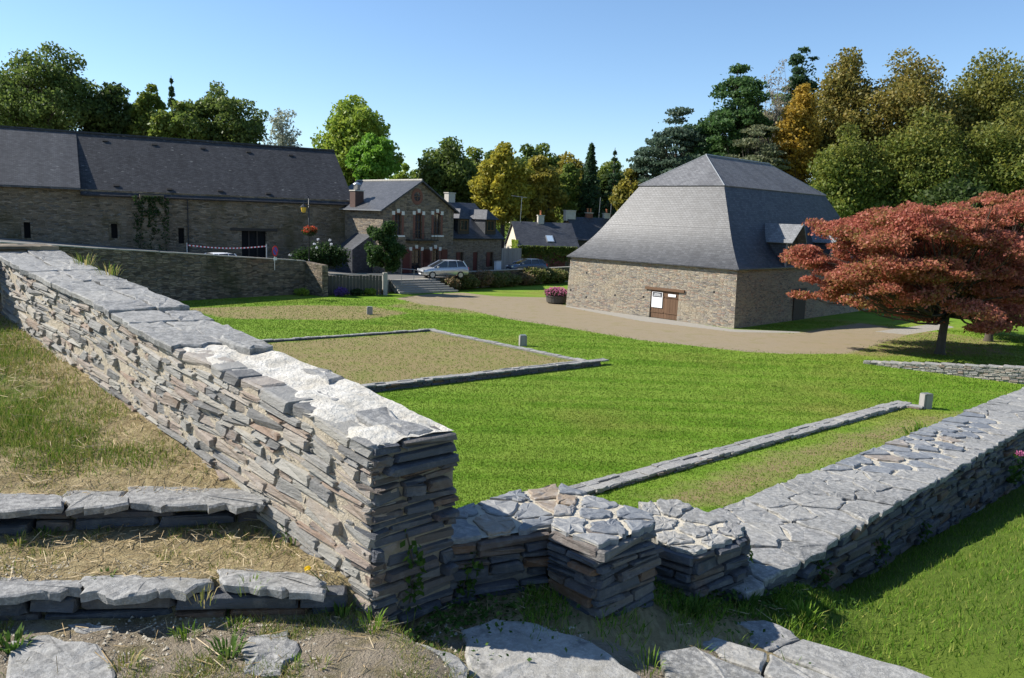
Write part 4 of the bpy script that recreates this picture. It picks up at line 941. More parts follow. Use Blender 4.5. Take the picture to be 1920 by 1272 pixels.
TG = 'trees behind the stone hall'
broadleaf('spreading blue-grey cedar left of hall ridge', 1266, 196, 400, 74, 100, L_CED, 17000, .2, 46, group=TG, name='cedar_tree', flat=.28, clump=.34, fill=.02, limbs=30)
broadleaf('low wide cedar boughs at left foot of the hall roof', 1225, 250, 400, 50, 103, L_CED, 9000, .2, 30, group=TG, name='cedar_tree', flat=.28, clump=.34, fill=.02, limbs=20)
broadleaf('dark evergreen mass filling between cedar and pine', 1318, 212, 400, 56, 112, L_CON, 14000, .24, 34, group=TG, name='evergreen_tree', flat=.6)
broadleaf('olive-brown broadleaf filling behind the larch', 1455, 165, 400, 60, 114, L_OLIVE, 14000, .24, 34, group=TG)
broadleaf('tall dark layered pine above hall ridge', 1380, 110, 390, 72, 98, L_PINE, 30000, .2, 66, group=TG, name='pine_tree', flat=.45, clump=.30, fill=.05, limbs=30)
broadleaf('thin olive cedar with drooping limbs right behind the hall ridge', 1420, 225, 400, 66, 93, leafm('olive_cedar_needle', (.05, .06, .03), (.085, .095, .05), (.12, .12, .065)), 9000, .16, 40, group=TG, name='cedar_tree', flat=.25, clump=.30, fill=.02, limbs=34)
broadleaf('sparse brown-grey larch between pine and golden tree', 1452, 92, 380, 36, 101, leafm('larch_twig', (.10, .085, .06), (.15, .13, .095), (.17, .16, .10)), 3600, .12, 46, group=TG, name='larch_tree', flat=.8, clump=.34, fill=.1, limbs=44, barkm=M_BARKG, tr=.2)
broadleaf('dark fir tip standing highest beside the larch', 1502, 66, 330, 34, 104, L_CON, 9000, .22, 40, group=TG, name='fir_tree', flat=.5, clump=.42, fill=.15, limbs=24)
broadleaf('narrow golden tree right of the larch', 1496, 138, 420, 44, 94, L_GOLD, 20800, .19, 32, group=TG, fill=.3, clump=.4)
broadleaf('tall brown-topped chestnut, highest of the leafy trees', 1572, 66, 420, 66, 98, L_CHE, 27200, .195, 36, group=TG, fill=.3, clump=.4)
broadleaf('wide rusty-topped chestnut beside the tallest chestnut', 1695, 82, 430, 108, 96, L_CHE, 38400, .195, 46, group=TG, fill=.3)
broadleaf('broad olive chestnut at right edge, upper crown', 1850, 84, 430, 116, 97, L_CHG, 38400, .20, 46, group=TG, fill=.3)
broadleaf('yellow-flecked lime tree in front of golden tree beside hall roof', 1590, 225, 480, 84, 88, L_CHG, 27200, .18, 36, group=TG, fill=.3)
broadleaf('green chestnut flank above the red maples', 1730, 190, 490, 104, 87, L_CHG, 32000, .18, 42, group=TG, fill=.3)
broadleaf('dark green chestnut flank at right edge above red maple', 1885, 180, 500, 104, 86, L_CHG, 30400, .18, 40, group=TG, fill=.3)
broadleaf('low dark shrubby tree behind the red maples', 1790, 330, 590, 90, 80, L_DOAK, 12000, .24, 30, group=TG)
broadleaf('low green tree right behind end of the hall', 1650, 340, 560, 60, 88, L_CHG, 16000, .19, 26, group=TG, fill=.3)

t = thing('wooded_hillside', (0, 170, 0), 'far belt of mixed trees closing the view behind the village', 'wood'); t['kind'] = 'stuff'
P = []
for i in range(150):
    x = rng.uniform(-150, 150); y = 165+rng.uniform(-12, 25); h = rng.uniform(9, 15); P.append(ell((x, y, h*.5), (rng.uniform(4, 7), 5, h*.55), 420, .4))
leaf_cloud('foliage', np.concatenate(P), .55, L_OLIVE, t)
# the two red maples on the lawn
def maple(label, base_px, outline, n, ncl, group='red maples on the lawn'):
    B = G(*base_px); depth = B[1]; t = thing('red_maple', B, label, 'tree', group); mb = MB(); f = V3(B[0]+.1, B[1], 2.1)
    mb.tube([B-Z*.1, B+Z*.25, V3(B[0]+.03, B[1], 1.2), f], [.34, .25, .22, .20], 10, cap=False); pts = []
    O2 = np.array([D(x, y, depth)[[0, 2]] for x, y in outline]); lo, hi = O2.min(0), O2.max(0); mid = (lo+hi)/2; R = (hi[0]-lo[0])/2; k = 0
    while k < ncl:
        q = lo+(hi-lo)*rng.random(2); rr = rng.uniform(.5, 1.15); sd = float(sdf_poly(np.array(q[0]), np.array(q[1]), O2))
        if sd < rr*.8: 
            if rng.random() > .04 or sd < .1: continue
            rr *= .5
        ymax = R*.85*math.sqrt(max(.05, 1-((q[0]-mid[0])/R)**2)); c = V3(q[0], depth+rng.uniform(-1, 1)*ymax, q[1]); m_ = max(60, int(n*rr*rr/(ncl*.72)))
        d = ell((0, 0, 0), (rr*1.25, rr*1.25, rr*.36), m_, .15); tl = rng.normal(0, .16, 2); d[:, 2] += d[:, 0]*tl[0]+d[:, 1]*tl[1]-.10*(d[:, 0]**2+d[:, 1]**2)/rr; pts.append(c+d); k += 1
        pp = limb(mb, f+Z*rng.uniform(-.2, .6), c, .075, .014, .12, 5, 5)
        for _ in range(3): limb(mb, pp[3], c+rdirs(1)[0]*rr*V3(1, 1, .3), .022, .005, .1, 3, 4)
    mb.build('trunk', M_BARK, t, smooth=True, uv=False); leaf_cloud('crown', np.concatenate(pts), .085, L_RED, t, up=.4)
maple('red-leaved maple nearest the low rubble wall, trunk fully visible', (1762, 664), [(1483, 470), (1530, 428), (1575, 392), (1640, 372), (1700, 356), (1770, 362), (1830, 385), (1890, 430), (1915, 500), (1905, 570), (1880, 610), (1800, 622), (1740, 628), (1690, 616), (1650, 575), (1600, 560), (1560, 596), (1500, 578), (1486, 545), (1505, 515)], 170000, 190)
maple('second red-leaved maple at right edge, behind the nearer maple', (1853, 640), [(1720, 400), (1790, 352), (1880, 345), (1960, 352), (2040, 400), (2080, 480), (2050, 570), (1980, 612), (1900, 618), (1830, 600), (1760, 540), (1720, 470)], 115000, 140)

# shrubs
def shrub(name, label, c, r, m, n, leaf, group=None, cat='shrub', flowers=None, nf=0, fr=.12):
    t = thing(name, (c[0], c[1], c[2]), label, cat, group); c = np.asarray(c, float)
    pts = [ell(c+Z*r[2]*.75+rdirs(1)[0]*np.array(r)*.45*V3(1, 1, .6), np.array(r)*rng.uniform(.45, .62), n//9, .3) for _ in range(9)]
    P = np.concatenate(pts); P = P[P[:, 2] > c[2]+.02]
    leaf_cloud('foliage', P, leaf, m, t)
    mb = MB()
    for i in range(6): limb(mb, c+V3(rng.normal()*.1, rng.normal()*.1, -.05), c+V3(rng.normal()*r[0]*.4, rng.normal()*r[1]*.4, r[2]*rng.uniform(.6, 1.2)), .03, .008, .1, 3, 5)
    mb.build('stem', M_BARK, t, uv=False)
    for i in range(nf):
        d = rdirs(1)[0]; d[1] = -abs(d[1]); d[2] = abs(d[2]); p = c+Z*r[2]*.75+d*np.array(r)*.98
        fh = leaf_cloud('flower_head', ell(p, (fr, fr, fr*.8), 46, .5), fr*.35, flowers, t)
    return t
L_WHF = leafm('white_petal', (.50, .52, .58), (.66, .68, .72), (.78, .78, .80), lum=1.0)
p = V3(*D(600, 495, 68)[:2], 1.6); shrub('hydrangea_bush', 'large dark hydrangea bush with white flower heads at barn end', p, (2.6, 1.3, 1.55), L_HYD, 9000, .11, flowers=L_WHF, nf=6, fr=.12)
hb0, hb1 = G(835, 546), G(1062, 530); nh = 9
hedge_lab = ['rust-flushed hydrangea bush at the step end of the hedge', 'second bush of the faded hydrangea hedge from the steps', 'third bush of the faded hydrangea hedge from the steps', 'fourth bush of the faded hydrangea hedge, in front of silver car tail', 'middle bush of the faded hydrangea hedge', 'sixth bush of the hedge, below nose of blue car', 'seventh bush of the hedge, below blue car tail', 'eighth bush of the hedge, second from stone hall', 'last bush of the hedge, touching stone hall outline']
L_HMIX = leafm('hedge_leaf_mix', (.04, .065, .016), (.085, .095, .028), (.17, .12, .06), cs=1.6)
for i in range(nh):
    p = hb0+(hb1-hb0)*((i+.3)/nh)+V3(0, rng.uniform(.1, .5), 0); s = rng.uniform(.85, 1.12)
    shrub('hedge_bush', hedge_lab[i], p, (1.5*s, 1.1, 1.02*s), L_HEDGE if i in (0, 2, 5) else L_HMIX, 5000, .10, 'faded hydrangea hedge on the terrace edge')
# camellia standing at the fence end
cb = V3(*D(724, 530, 66.5)[:2], .9); t = thing('camellia_tree', cb, 'glossy round-headed evergreen tree in front of gabled house', 'tree')
zt, zb = D(722, 412, 66.5)[2], D(722, 516, 66.5)[2]; R = 39*66.5/FPX; cc = V3(D(720, 460, 66.5)[0], cb[1], (zt+zb)/2); H = (zt-zb)/2; pts = []
for i in range(34):
    d = rdirs(1)[0]; k = rng.uniform(.35, .82); pts.append(ell(cc+d*k*np.array([R, R, H]), np.ones(3)*R*rng.uniform(.22, .36), 480, .3))
mb = MB(); mb.tube([cb-Z*.9, cb+Z*.7, cc, cc+Z*H*.6], [.13, .11, .08, .02], 8)
for q in pts[:16]: limb(mb, cc-Z*H*.5, q.mean(0), .05, .01, .1, 3, 5)
mb.build('trunk', M_BARK, t, smooth=True, uv=False); leaf_cloud('crown', np.concatenate(pts), .12, L_CAM, t)
# bedding below the fence
for x, y, m, r, lab in ((637, 556, L_PURP, .62, 'purple flowering clump at foot of board fence near stone pier'), (668, 555, L_HYD, .5, 'green bedding plant at foot of board fence, left of two'), (693, 554, L_YG, .5, 'light green bedding plant at foot of board fence, right of two'), (566, 555, L_YG, .55, 'yellow-green tuft at foot of retaining wall near pier'), (717, 553, L_HEDGE, .45, 'reddish bedding plant beside the fence end post')):
    shrub('bedding_plant', lab, G(x, y), (r*1.2, r*.8, r*.8), m, 1300, .07, 'bedding along the board fence', 'plant')
# creeper on the low house, ivy on the barn
t = thing('wall_creeper', A3, 'dark creeper hanging over the front of the low cream-gabled house', 'creeper'); q3 = lambda s, e, z: V3(A3[0], A3[1], 0)+d3*s-n3*e+Z*z
P = np.array([q3(rng.uniform(-.1, 6.6), -.1-abs(rng.normal())*.12, ze3-.15-abs(rng.normal())*rng.choice([.35, .9])) for _ in range(5200)]); P = P[P[:, 2] > 1.1]
leaf_cloud('foliage', P, .11, L_IVYF, t)
P = np.array([q3(-.1-abs(rng.normal())*.1, rng.uniform(0, 3.0), ze3-abs(rng.normal())*1.2+.4) for _ in range(1200)]); leaf_cloud('gable_foliage', P, .11, L_YG, t)
vnz = lambda a, b: .5+.5*np.sin(a*3.1+np.sin(b*2.3)*1.7)*np.cos(b*2.7+np.sin(a*1.9))
t = thing('barn_ivy', bn((ba+bb)/2, -.6, 0), 'dark ivy climbing the barn buttress below the eave', 'ivy')
P = np.array([bn(rng.uniform(ba-.35, bb+.6), -.58-abs(rng.normal())*.08, rng.uniform(1.8, zE-.2)) for _ in range(3600)]); _f = (P[:, 2]-1.8)/(zE-2); P = P[(rng.random(len(P)) < .1+.9*_f**1.5) & (vnz(P[:, 0]*1.7+P[:, 1]*.9, P[:, 2]*.9) > .36)]
leaf_cloud('foliage', P, .10, L_HYD, t)

# ================================================================== STREET FURNITURE AND CARS
# flower tub by the hall
pc = G(1043, 569); t = thing('flower_tub', pc, 'round dark tub of pink flowers beside the stone hall corner', 'planter')
mb = MB(); mb.lathe(pc, [(.62, 0), (.78, .1), (.84, .5), (.88, .55), (.88, .62), (.78, .62), (.74, .55)], 20); mb.build('tub', M_FENCE, t, smooth=False)
P = ell(pc+Z*.78, (.92, .92, .38), 1500, .3); leaf_cloud('foliage', P, .07, L_HYD, t); leaf_cloud('blossom', ell(pc+Z*.88, (.95, .95, .42), 900, .75), .06, L_PINK, t)
# lamp post
lp = V3(*D(579.5, 492, 64.5)[:2], 1.7); ztop = D(583, 368, 64.5)[2]; t = thing('lamp_post', lp, 'slim black lamp post with scroll bracket and yellow lantern beside barn', 'street lamp')
mb = MB(); mb.tube([lp, lp+Z*(ztop-lp[2])], [.055, .04], 8); mb.lathe(lp, [(.13, 0), (.13, .25), (.09, .35), (.07, .9), (.055, 1.0)], 10); mb.build('pole', M_IRON, t, smooth=True)
mb = MB(); lx = -.40; arc = [lp+V3(0, 0, ztop-lp[2]-.75)+V3(-.42*math.sin(a)*1.0-.0, 0, .55*(1-math.cos(a))*.9) for a in np.linspace(0, math.pi*.95, 9)]
top_ = lp+Z*(ztop-lp[2]); arm = [top_-Z*.15, top_+V3(-.12, 0, .1), top_+V3(-.30, 0, .12), top_+V3(-.42, 0, -.05), top_+V3(-.42, 0, -.35), top_+V3(-.34, 0, -.5), top_+V3(-.42, 0, -.62)]
mb.tube(arm, .018, 6); mb.build('scroll_bracket', M_IRON, t)
lc = top_+V3(-.42, 0, -1.32); mb = MB(); mb.lathe(lc, [(.10, 0), (.16, .06), (.23, .42)], 6); ln_ = mb.build('lantern', M_LAMPY, t)
mb = MB(); mb.lathe(lc+Z*.42, [(.27, 0), (.25, .04), (.10, .2), (.04, .26), (.03, .32)], 6); mb.build('lantern_cap', M_IRON, ln_)
fb = V3(*D(581, 433, 64.5)[:2], D(581, 443, 64.5)[2]); t = thing('flower_basket', fb, 'round basket of red flowers hung on the lamp post', 'flower basket')
leaf_cloud('foliage', ell(fb+Z*.4, (.56, .56, .38), 1300, .3), .07, L_HYD, t); leaf_cloud('blossom', ell(fb+Z*.48, (.56, .56, .36), 700, .7), .05, L_REDF, t)
mb = MB(); mb.lathe(fb, [(.1, 0), (.35, .1), (.45, .3), (.42, .3)], 12); mb.build('basket', M_IRON, t)
# no-parking sign
sp = V3(*D(515, 488, 59.5)[:2], 2.1); zc_ = D(515, 471, 59.5)[2]; t = thing('parking_sign', sp, 'round red-and-blue no-parking sign on a post above the retaining wall', 'sign'); fdir = unit(V3(-sp[0]*.3, -sp[1], 0)+V3(22, 0, 0))
fdir = unit(V3(.97, -.25, 0)); fx = V3(-fdir[1], fdir[0], 0)
mb = MB(); mb.tube([sp, V3(sp[0], sp[1], zc_+.3)], .03, 8); mb.build('post', M_STEEL, t)
def disc(c, r, d, m, nm, par, n=24, sx=1):
    mb = MB(); f = [c+fdir*d+fx*math.cos(2*math.pi*i/n)*r+Z*math.sin(2*math.pi*i/n)*r for i in range(n)]; bk_ = [p-fdir*.01 for p in f]
    mb.poly(*f); mb.poly(*bk_[::-1])
    for i in range(n): mb.poly(f[i], bk_[i], bk_[(i+1) % n], f[(i+1) % n])
    return mb.build(nm, m, par)
cS = V3(sp[0], sp[1], zc_)+fdir*.05; dd_ = disc(cS, .40, 0, M_RED, 'sign_disc', t); disc(cS, .29, .008, M_BLUES, 'blue_field', dd_)
mb = MB(); bd = unit(fx*.7-Z*.7); mb.box(cS+fdir*.014, bd, np.cross(fdir, bd), fdir, .29, .05, .004); mb.build('red_bar', M_RED, dd_)
mb = MB(); mb.box(cS+Z*-.58, fx, fdir, Z, .2, .01, .10); mb.build('plate', M_WENAMEL, t)
# barrier tape
pa_ = V3(*D(351, 476, 68)[:2], 2.6); pb_ = V3(*D(500, 484, 70)[:2], 2.3); za_, zb_ = D(351, 461, 68)[2], D(500, 463, 70)[2]
t = thing('barrier_tape', pa_, 'red and white striped barrier tape strung across the barn doorway', 'barrier tape'); nseg = 44
for mm, par, nm in ((M_RED, 0, 'red_stripe'), (M_WENAMEL, 1, 'white_stripe')):
    for i in range(nseg):
        if i % 2 != par: continue
        mb = MB()
        f = lambda k: V3(*(pa_+(pb_-pa_)*k)[:2], za_+(zb_-za_)*k-.22*math.sin(math.pi*k))
        a, b = f(i/nseg), f((i+1)/nseg); mb.poly(a, b, b+Z*.10, a+Z*.10); mb.build(nm, mm, t)
mb = MB(); mb.tube([pa_-Z*.6, V3(*pa_[:2], za_+.25)], .05, 8); mb.tube([pb_-Z*.6, V3(*pb_[:2], zb_+.25)], .05, 8); mb.build('post', M_STEEL, t)
# masts
def mast(label, x, y0, y1, Y, cross):
    b_ = V3(*D(x, y1, Y)[:2], D(x, y1, Y)[2]); zt_ = D(x, y0, Y)[2]; t = thing('aerial_mast', b_, label, 'aerial', 'roof aerials')
    mb = MB(); mb.tube([b_-Z*.3, V3(b_[0]+.12, b_[1], zt_)], .03, 6); mb.build('pole', M_STEEL, t)
    if cross:
        mb = MB(); tp2 = V3(b_[0]+.12, b_[1], zt_-.05); mb.tube([tp2+V3(-1.2, 0, .12), tp2+V3(.6, 0, -.06)], .025, 5)
        for k in range(8): c = tp2+V3(-1.1+k*.22, 0, .1-.02*k); mb.tube([c-V3(0, .4, 0), c+V3(0, .4, 0)], .012, 4)
        mb.build('antenna', M_STEEL, t)
mast('tall television aerial on roof ridge of creeper house', 975, 369, 420, A3[1]+3.5, True)
mast('thin aerial pole behind row cottage, left of two', 1122, 370, 415, 104, False)
mast('rust-brown pole behind row cottage, nearest flared roof', 1143, 369, 420, 103, False)
# white cabinet by cottage and board gate
p = cs(CW-.9, -.5, 1.05); t = thing('meter_cabinet', p, 'small white cabinet against the cottage wall', 'cabinet')
mb = MB(); mb.box(p+Z*.5, HU, HN, Z, .35, .17, .5); mb.build('case', M_WENAMEL, t); mb = MB(); mb.box(p+Z*1.03, HU, HN, Z, .38, .2, .03); mb.build('lid', M_STEEL, t)
p = cs(CW+.15, .1, 1.05); t = thing('board_gate', p, 'grey board gate between cottage and creeper house', 'gate')
for i in range(9): mb = MB(); mb.box(p+HU*(.17+i*.33)+Z*1.15+HN*.02*(i % 2), HU, HN, Z, .155, .02, 1.15); mb.build('board', M_GREYWOOD, t)
# posts on the lawn
for x, y, h, lab in ((1735, 766, .56, 'split grey wooden post at end of the long low kerb wall'), (980, 649, .56, 'grey wooden marker post beside the square foundation'), (693, 590, .5, 'small grey wooden marker post on far lawn near steps')):
    p = G(x, y); t = thing('marker_post', p, lab, 'post', 'wooden marker posts on the lawn'); w = .17
    for i, (a, b) in enumerate(((-.5, 0), (.5, .03), (0, -.35))):
        mb = MB(); mb.box(p+V3(a*w*1.05, b*w+.03*i, h/2-.02), unit(V3(.96, .25, 0)), unit(V3(-.25, .96, 0)), Z, w*.55, w*.75, h/2+rng.uniform(-.02, .02)); mb.build('timber', M_GREYWOOD, t)
    mb = MB(); mb.box(p+Z*(h+.012), unit(V3(.96, .25, 0)), unit(V3(-.25, .96, 0)), Z, w*.9, w*.8, .01); mb.build('top_plate', M_STEEL, t)
# cars
def car(label, P, head, paint, L=4.35, W=1.78, H=1.58, group='cars parked on the terrace'):
    t = thing('parked_car', P, label, 'car', group); d = unit(V3(*head, 0)); s = V3(-d[1], d[0], 0); q = lambda x, y, z: np.asarray(P)+d*x+s*y+Z*z
    # body: stations from tail to nose, ring of half-section points mirrored
    st = [(-L/2, .55, .62, .98, .78), (-L/2+.12, .30, .70, 1.02, .86), (-1.45, .22, .86, 1.02, .89), (-.6, .2, .88, .98, .9), (.5, .2, .88, .96, .9), (1.15, .22, .86, .93, .89), (1.7, .24, .80, .84, .86), (L/2-.12, .28, .66, .72, .78), (L/2, .42, .56, .60, .66)]
    V = []; F = []
    for x, zb_, zm, zt_, hw in st:
        hw *= W/1.8
        half = [(hw*.86, zb_), (hw*.99, zb_+.12), (hw, zm*.75), (hw*.985, zm), (hw*.90, zt_), (hw*.5, zt_+.03)]
        for y, z in half+[(-y, z) for y, z in half[::-1]]: V.append(q(x, y, z))
    k = 12
    for i in range(len(st)-1):
        for j in range(k): a = i*k+j; b = i*k+(j+1) % k; F.append((a, b, b+k, a+k))
    mb = MB(); mb.v = [tuple(v) for v in V]; mb.f = F+[tuple(range(k))[::-1], tuple(range((len(st)-1)*k, len(st)*k))]; mb.build('body', paint, t, smooth=True, uv=False)
    gh = [(-L/2+.22, 1.0, .76), (-L/2+.55, H-.06, .60), (-.9, H, .62), (.15, H-.02, .62), (1.2, .95, .76)]
    base = [(-L/2+.22, 1.0), (-1.2, .99), (-.3, .97), (.5, .96), (1.25, .94)]
    gl = MB(); rf = MB(); pl = MB()
    T = [q(x, 0, z) for x, z, _ in gh]
    for sg in (1, -1):
        P0 = [q(gh[0][0], sg*.74, 1.0), q(gh[1][0], sg*.58, gh[1][1]), q(gh[2][0], sg*.60, gh[2][1]-.02), q(gh[3][0], sg*.60, gh[3][1]-.03), q(gh[4][0], sg*.72, .95)]
        gl.poly(*P0, flip=sg > 0)
        mids = [(q(-1.05, sg*.795, .98), q(-1.0, sg*.625, H-.06)), (q(-.12, sg*.795, .97), q(-.2, sg*.625, H-.06))]
        for a, b in mids: pl.tube([a, b], .035, 5)
        pl.tube([P0[4]+s*sg*.02, P0[3]+s*sg*.02], .04, 5); pl.tube([P0[0], P0[1]+s*sg*.02], .06, 5)
    gl.poly(q(1.2, .72, .95), q(1.2, -.72, .95), q(.15, -.6, H-.05), q(.15, .6, H-.05), flip=True); gl.poly(q(-L/2+.22, -.74, 1.0), q(-L/2+.22, .74, 1.0), q(-L/2+.55, .58, H-.06), q(-L/2+.55, -.58, H-.06), flip=True)
    g = gl.build('windows', M_GLASS, t, uv=False); pl.build('pillar', paint, g, uv=False)
    sec = [(-L/2+.5, H-.08, .60), (-1.0, H, .63), (-.4, H+.01, .64), (.2, H-.035, .62)]
    V = []; 
    for x, z, hw in sec: V += [q(x, -hw, z-.05), q(x, -hw*.8, z), q(x, 0, z+.02), q(x, hw*.8, z), q(x, hw, z-.05)]
    mb = MB(); mb.v = [tuple(v) for v in V]; mb.f = [(i*5+j, i*5+j+1, i*5+j+6, i*5+j+5) for i in range(3) for j in range(4)]; mb.build('roof', paint, t, smooth=True, uv=False)
    for x in (-1.32, 1.32):
        for sg in (1, -1):
            def ringm(r, y0, y1, m, nm, par):
                mb = MB(); c0, c1 = q(x, sg*y0, .31), q(x, sg*y1, .31); mb.tube([c0, c1], r, 18); return mb.build(nm, m, par, uv=False)
            w_ = ringm(.315, .70, .905, M_TYRE, 'wheel', t); ringm(.21, .86, .912, M_STEEL, 'rim', w_)
    for sg in (1, -1):
        mb = MB(); mb.box(q(L/2-.16, sg*.58, .70), unit(d-s*sg*-.35), s, Z, .16, .15, .07); mb.build('headlight', M_HEADL, t)
        mb = MB(); mb.box(q(-L/2+.1, sg*.68, .85), d, s, Z, .06, .1, .13); mb.build('tail_light', M_RED, t)
        mb = MB(); mb.box(q(.85, sg*.98, 1.02), d, s, Z, .06, .1, .07); mb.build('wing_mirror', paint, t)
    mb = MB(); mb.box(q(L/2-.015, 0, .50), d, s, Z, .03, .42, .06); mb.build('grille', M_IRON, t)
    mb = MB(); mb.box(q(L/2+.02, 0, .37), d, s, Z, .01, .26, .055); mb.build('number_plate', M_WENAMEL, t)
car('silver people carrier parked facing the camera beside the steps', V3(*G(831, 521, 1.06)[:2], 1.06), (-.90, -.43), M_SILVER)
car('dark blue hatchback parked behind the hedge in front of creeper house', V3(*D(987, 512, 81)[:2], 1.06), (-.90, -.43), M_BLUEP, 4.0, 1.72, 1.46)
zc_ = D(398, 474.5, 62.5)[2]
car('white car whose roof just shows above the retaining wall', V3(*D(398, 480, 62.5)[:2], zc_-1.5), tuple(-RW_d[:2]), M_WHITEP, 4.2, 1.75, 1.5, None)

# ================================================================== LOW FOUNDATIONS ON THE LAWN
def stone_variant(L, H, Dp, seed):
    """angular flat slate block: x along, y outwards (front near 0), z up; 38 triangles"""
    r = random.Random(seed); c = lambda: r.uniform(.06, .22)
    a = [(-L/2+c()*H, -H/2), (L/2-c()*H*1.5, -H/2), (L/2, -H/2+c()*H), (L/2-r.uniform(0, .12)*H, H/2-c()*H), (L/2-c()*H*2, H/2), (-L/2+c()*H*2, H/2), (-L/2+r.uniform(0, .1)*H, H/2-c()*H), (-L/2, -H/2+c()*H)]
    a = [(x+r.uniform(-.03, .03)*L*.5, z+r.uniform(-.10, .10)*H) for x, z in a]; V = []
    ins = min(.007, H*.10)
    for x, z in a: V.append((x*(1-2*ins/L), r.uniform(-.020, .011), z*(1-2*ins/H)))
    for x, z in a: V.append((x, -.014-r.uniform(0, .01), z))
    for x, z in a: V.append((x*.94, -Dp, z*.9))
    n = 8; F = [tuple(range(n))[::-1]]
    for k in (0, n):
        for j in range(n): F.append((k+j, k+(j+1) % n, k+n+(j+1) % n, k+n+j))
    me = bpy.data.meshes.new('stone'); me.from_pydata(V, [], F); me.update(); return me
VAR = {}
for cls, (L_, H_) in {'long': (.40, .07), 'mid': (.25, .08), 'small': (.14, .07), 'block': (.24, .14)}.items():
    VAR[cls] = [(L_, H_, stone_variant(L_, H_, .16, hash(cls) % 1000+i if False else 100*len(cls)+i)) for i in range(9)]
def place_stone(parent, c, X, n, up, l, h, m, name='stone', dp=1.0):
    asp = l/h; cls = 'long' if asp > 4.4 else 'mid' if asp > 2.5 else 'small' if h < .1 or asp < 1.45 else 'block'
    L0, H0, me = random.choice(VAR[cls])
    if not me.materials: me.materials.append(m)
    o = bpy.data.objects.new(name, me); COL.objects.link(o); o.parent = parent
    if me.materials[0] != m: o.material_slots[0].link = 'OBJECT'; o.material_slots[0].material = m
    po = worg(parent); Mx = Matrix.Identity(4)
    for i in range(3): Mx[i][0] = X[i]*l/L0; Mx[i][1] = n[i]*dp; Mx[i][2] = up[i]*h/H0; Mx[i][3] = c[i]-po[i]
    o.matrix_local = Mx @ Matrix.Rotation(random.gauss(0, .018), 4, 'Y') @ Matrix.Rotation(random.gauss(0, .05), 4, 'Z') @ Matrix.Rotation(random.gauss(0, .05), 4, 'X')
    return o
def stone_face(parent, O, dr, n, L, zt, zg, course=(.05, .09), length=(.14, .42), m=None, gap=.012, limit=300, proud=.014, s_from=0.0, maxoff=3.0, count=None, rough=.012, grow=0.0):
    X = np.cross(n, Z); cnt = count if count is not None else [0]; off = 0.004; rows = []
    while off < maxoff:
        h = random.uniform(*course); s = s_from-random.uniform(0, length[0]); any_ = False
        while s < L:
            l = random.uniform(*length)*(1+grow*max(s, 0)); hh = h
            if s+l > L: l = max(.06, L-s+random.uniform(-.01, .015))
            sc_ = s+l/2; a = max(s, s_from); b = min(s+l, L)
            if b-a > .05:
                l2 = b-a; sc_ = (a+b)/2; z = zt(sc_)-off-h/2
                if z+h*.3 > zg(sc_):
                    any_ = True; sl_ = (zt(sc_+.05)-zt(sc_-.05))/.1*np.dot(dr, X); up = unit(Z-X*sl_); Xs = unit(X+Z*sl_)
                    rows.append((l2*h, np.asarray(O)+dr*sc_+Z*(z-O[2])+n*(proud+random.gauss(0, rough)), Xs, up, l2-gap, h*random.uniform(.94, 1.04)-gap*.75))
            s += l
        off += h
        if not any_ and off > .3: break
    rows.sort(key=lambda q: -q[0])
    for q in rows:
        if cnt[0] >= limit: break
        place_stone(parent, q[1], q[2], n, q[3], q[4], q[5], m); cnt[0] += 1
    return rows
def slab(name, pts, zf, th, m, parent, seed=0, rough=.015, sub=2, inset=.012, dome=.0):
    """flat stone from an outline of world xy points; zf(x,y) height of its top"""
    r = random.Random(seed); P = []
    for a, b in zip(pts, pts[1:]+pts[:1]):
        a, b = np.asarray(a[:2], float), np.asarray(b[:2], float)
        for k in range(sub): P.append(a+(b-a)*(k/sub)+np.array([r.gauss(0, rough), r.gauss(0, rough)])*(1 if k else .5))
    c = np.mean(P, 0); n = len(P); V = []; F = []; po = worg(parent) if parent is not None else V3(*c, 0)
    zz = lambda p: zf(p[0], p[1]) if callable(zf) else zf
    mid = []
    for p in P:
        d = c-p; q = p+d*(inset/max(.05, np.linalg.norm(d)))*1.6; V.append((*q, zz(q)+r.gauss(0, .0025)))
    for p in P: V.append((*p, zz(p)-inset*r.uniform(.5, 1.2)))
    for p in P: d = c-p; V.append((*(p+d*r.uniform(0, .05)), zz(p)-th*r.uniform(.85, 1.1)))
    ic = len(V)
    for p in P: q = p+(c-p)*.5; V.append((*q, zz(q)+dome+r.gauss(0, .003)))
    V.append((*c, zz(c)+dome+r.gauss(0, .003)))
    for j in range(n):
        k = (j+1) % n
        F += [(ic+j, ic+k, ic+n), (j, k, ic+k, ic+j), (j+n, k+n, k, j), (j+2*n, k+2*n, k+n, j+n)]
    me = bpy.data.meshes.new(name); me.from_pydata([tuple(np.array(v)-po) for v in V], [], F)
    me.update(); bm_ = bmesh.new(); bm_.from_mesh(me); bmesh.ops.recalc_face_normals(bm_, faces=bm_.faces); bm_.to_mesh(me); bm_.free()
    o = link(name, me, parent, m)
    if parent is None: o.location = tuple(po)
    return o
def voronoi(pts, poly):
    cells = []
    for i, p in enumerate(pts):
        c = [np.asarray(q, float) for q in poly]
        for j, o in enumerate(pts):
            if i == j or abs(o[0]-p[0])+abs(o[1]-p[1]) > 2.2: continue
            mid = (p+o)/2; nn = o-p; out = []
            for a, b in zip(c, c[1:]+c[:1]):
                da, db = (a-mid)@nn, (b-mid)@nn
                if da <= 0: out.append(a)
                if da*db < 0: out.append(a+(b-a)*(da/(da-db)))
            c = out
            if len(c) < 3: break
        if len(c) >= 3: cells.append(c)
    return cells
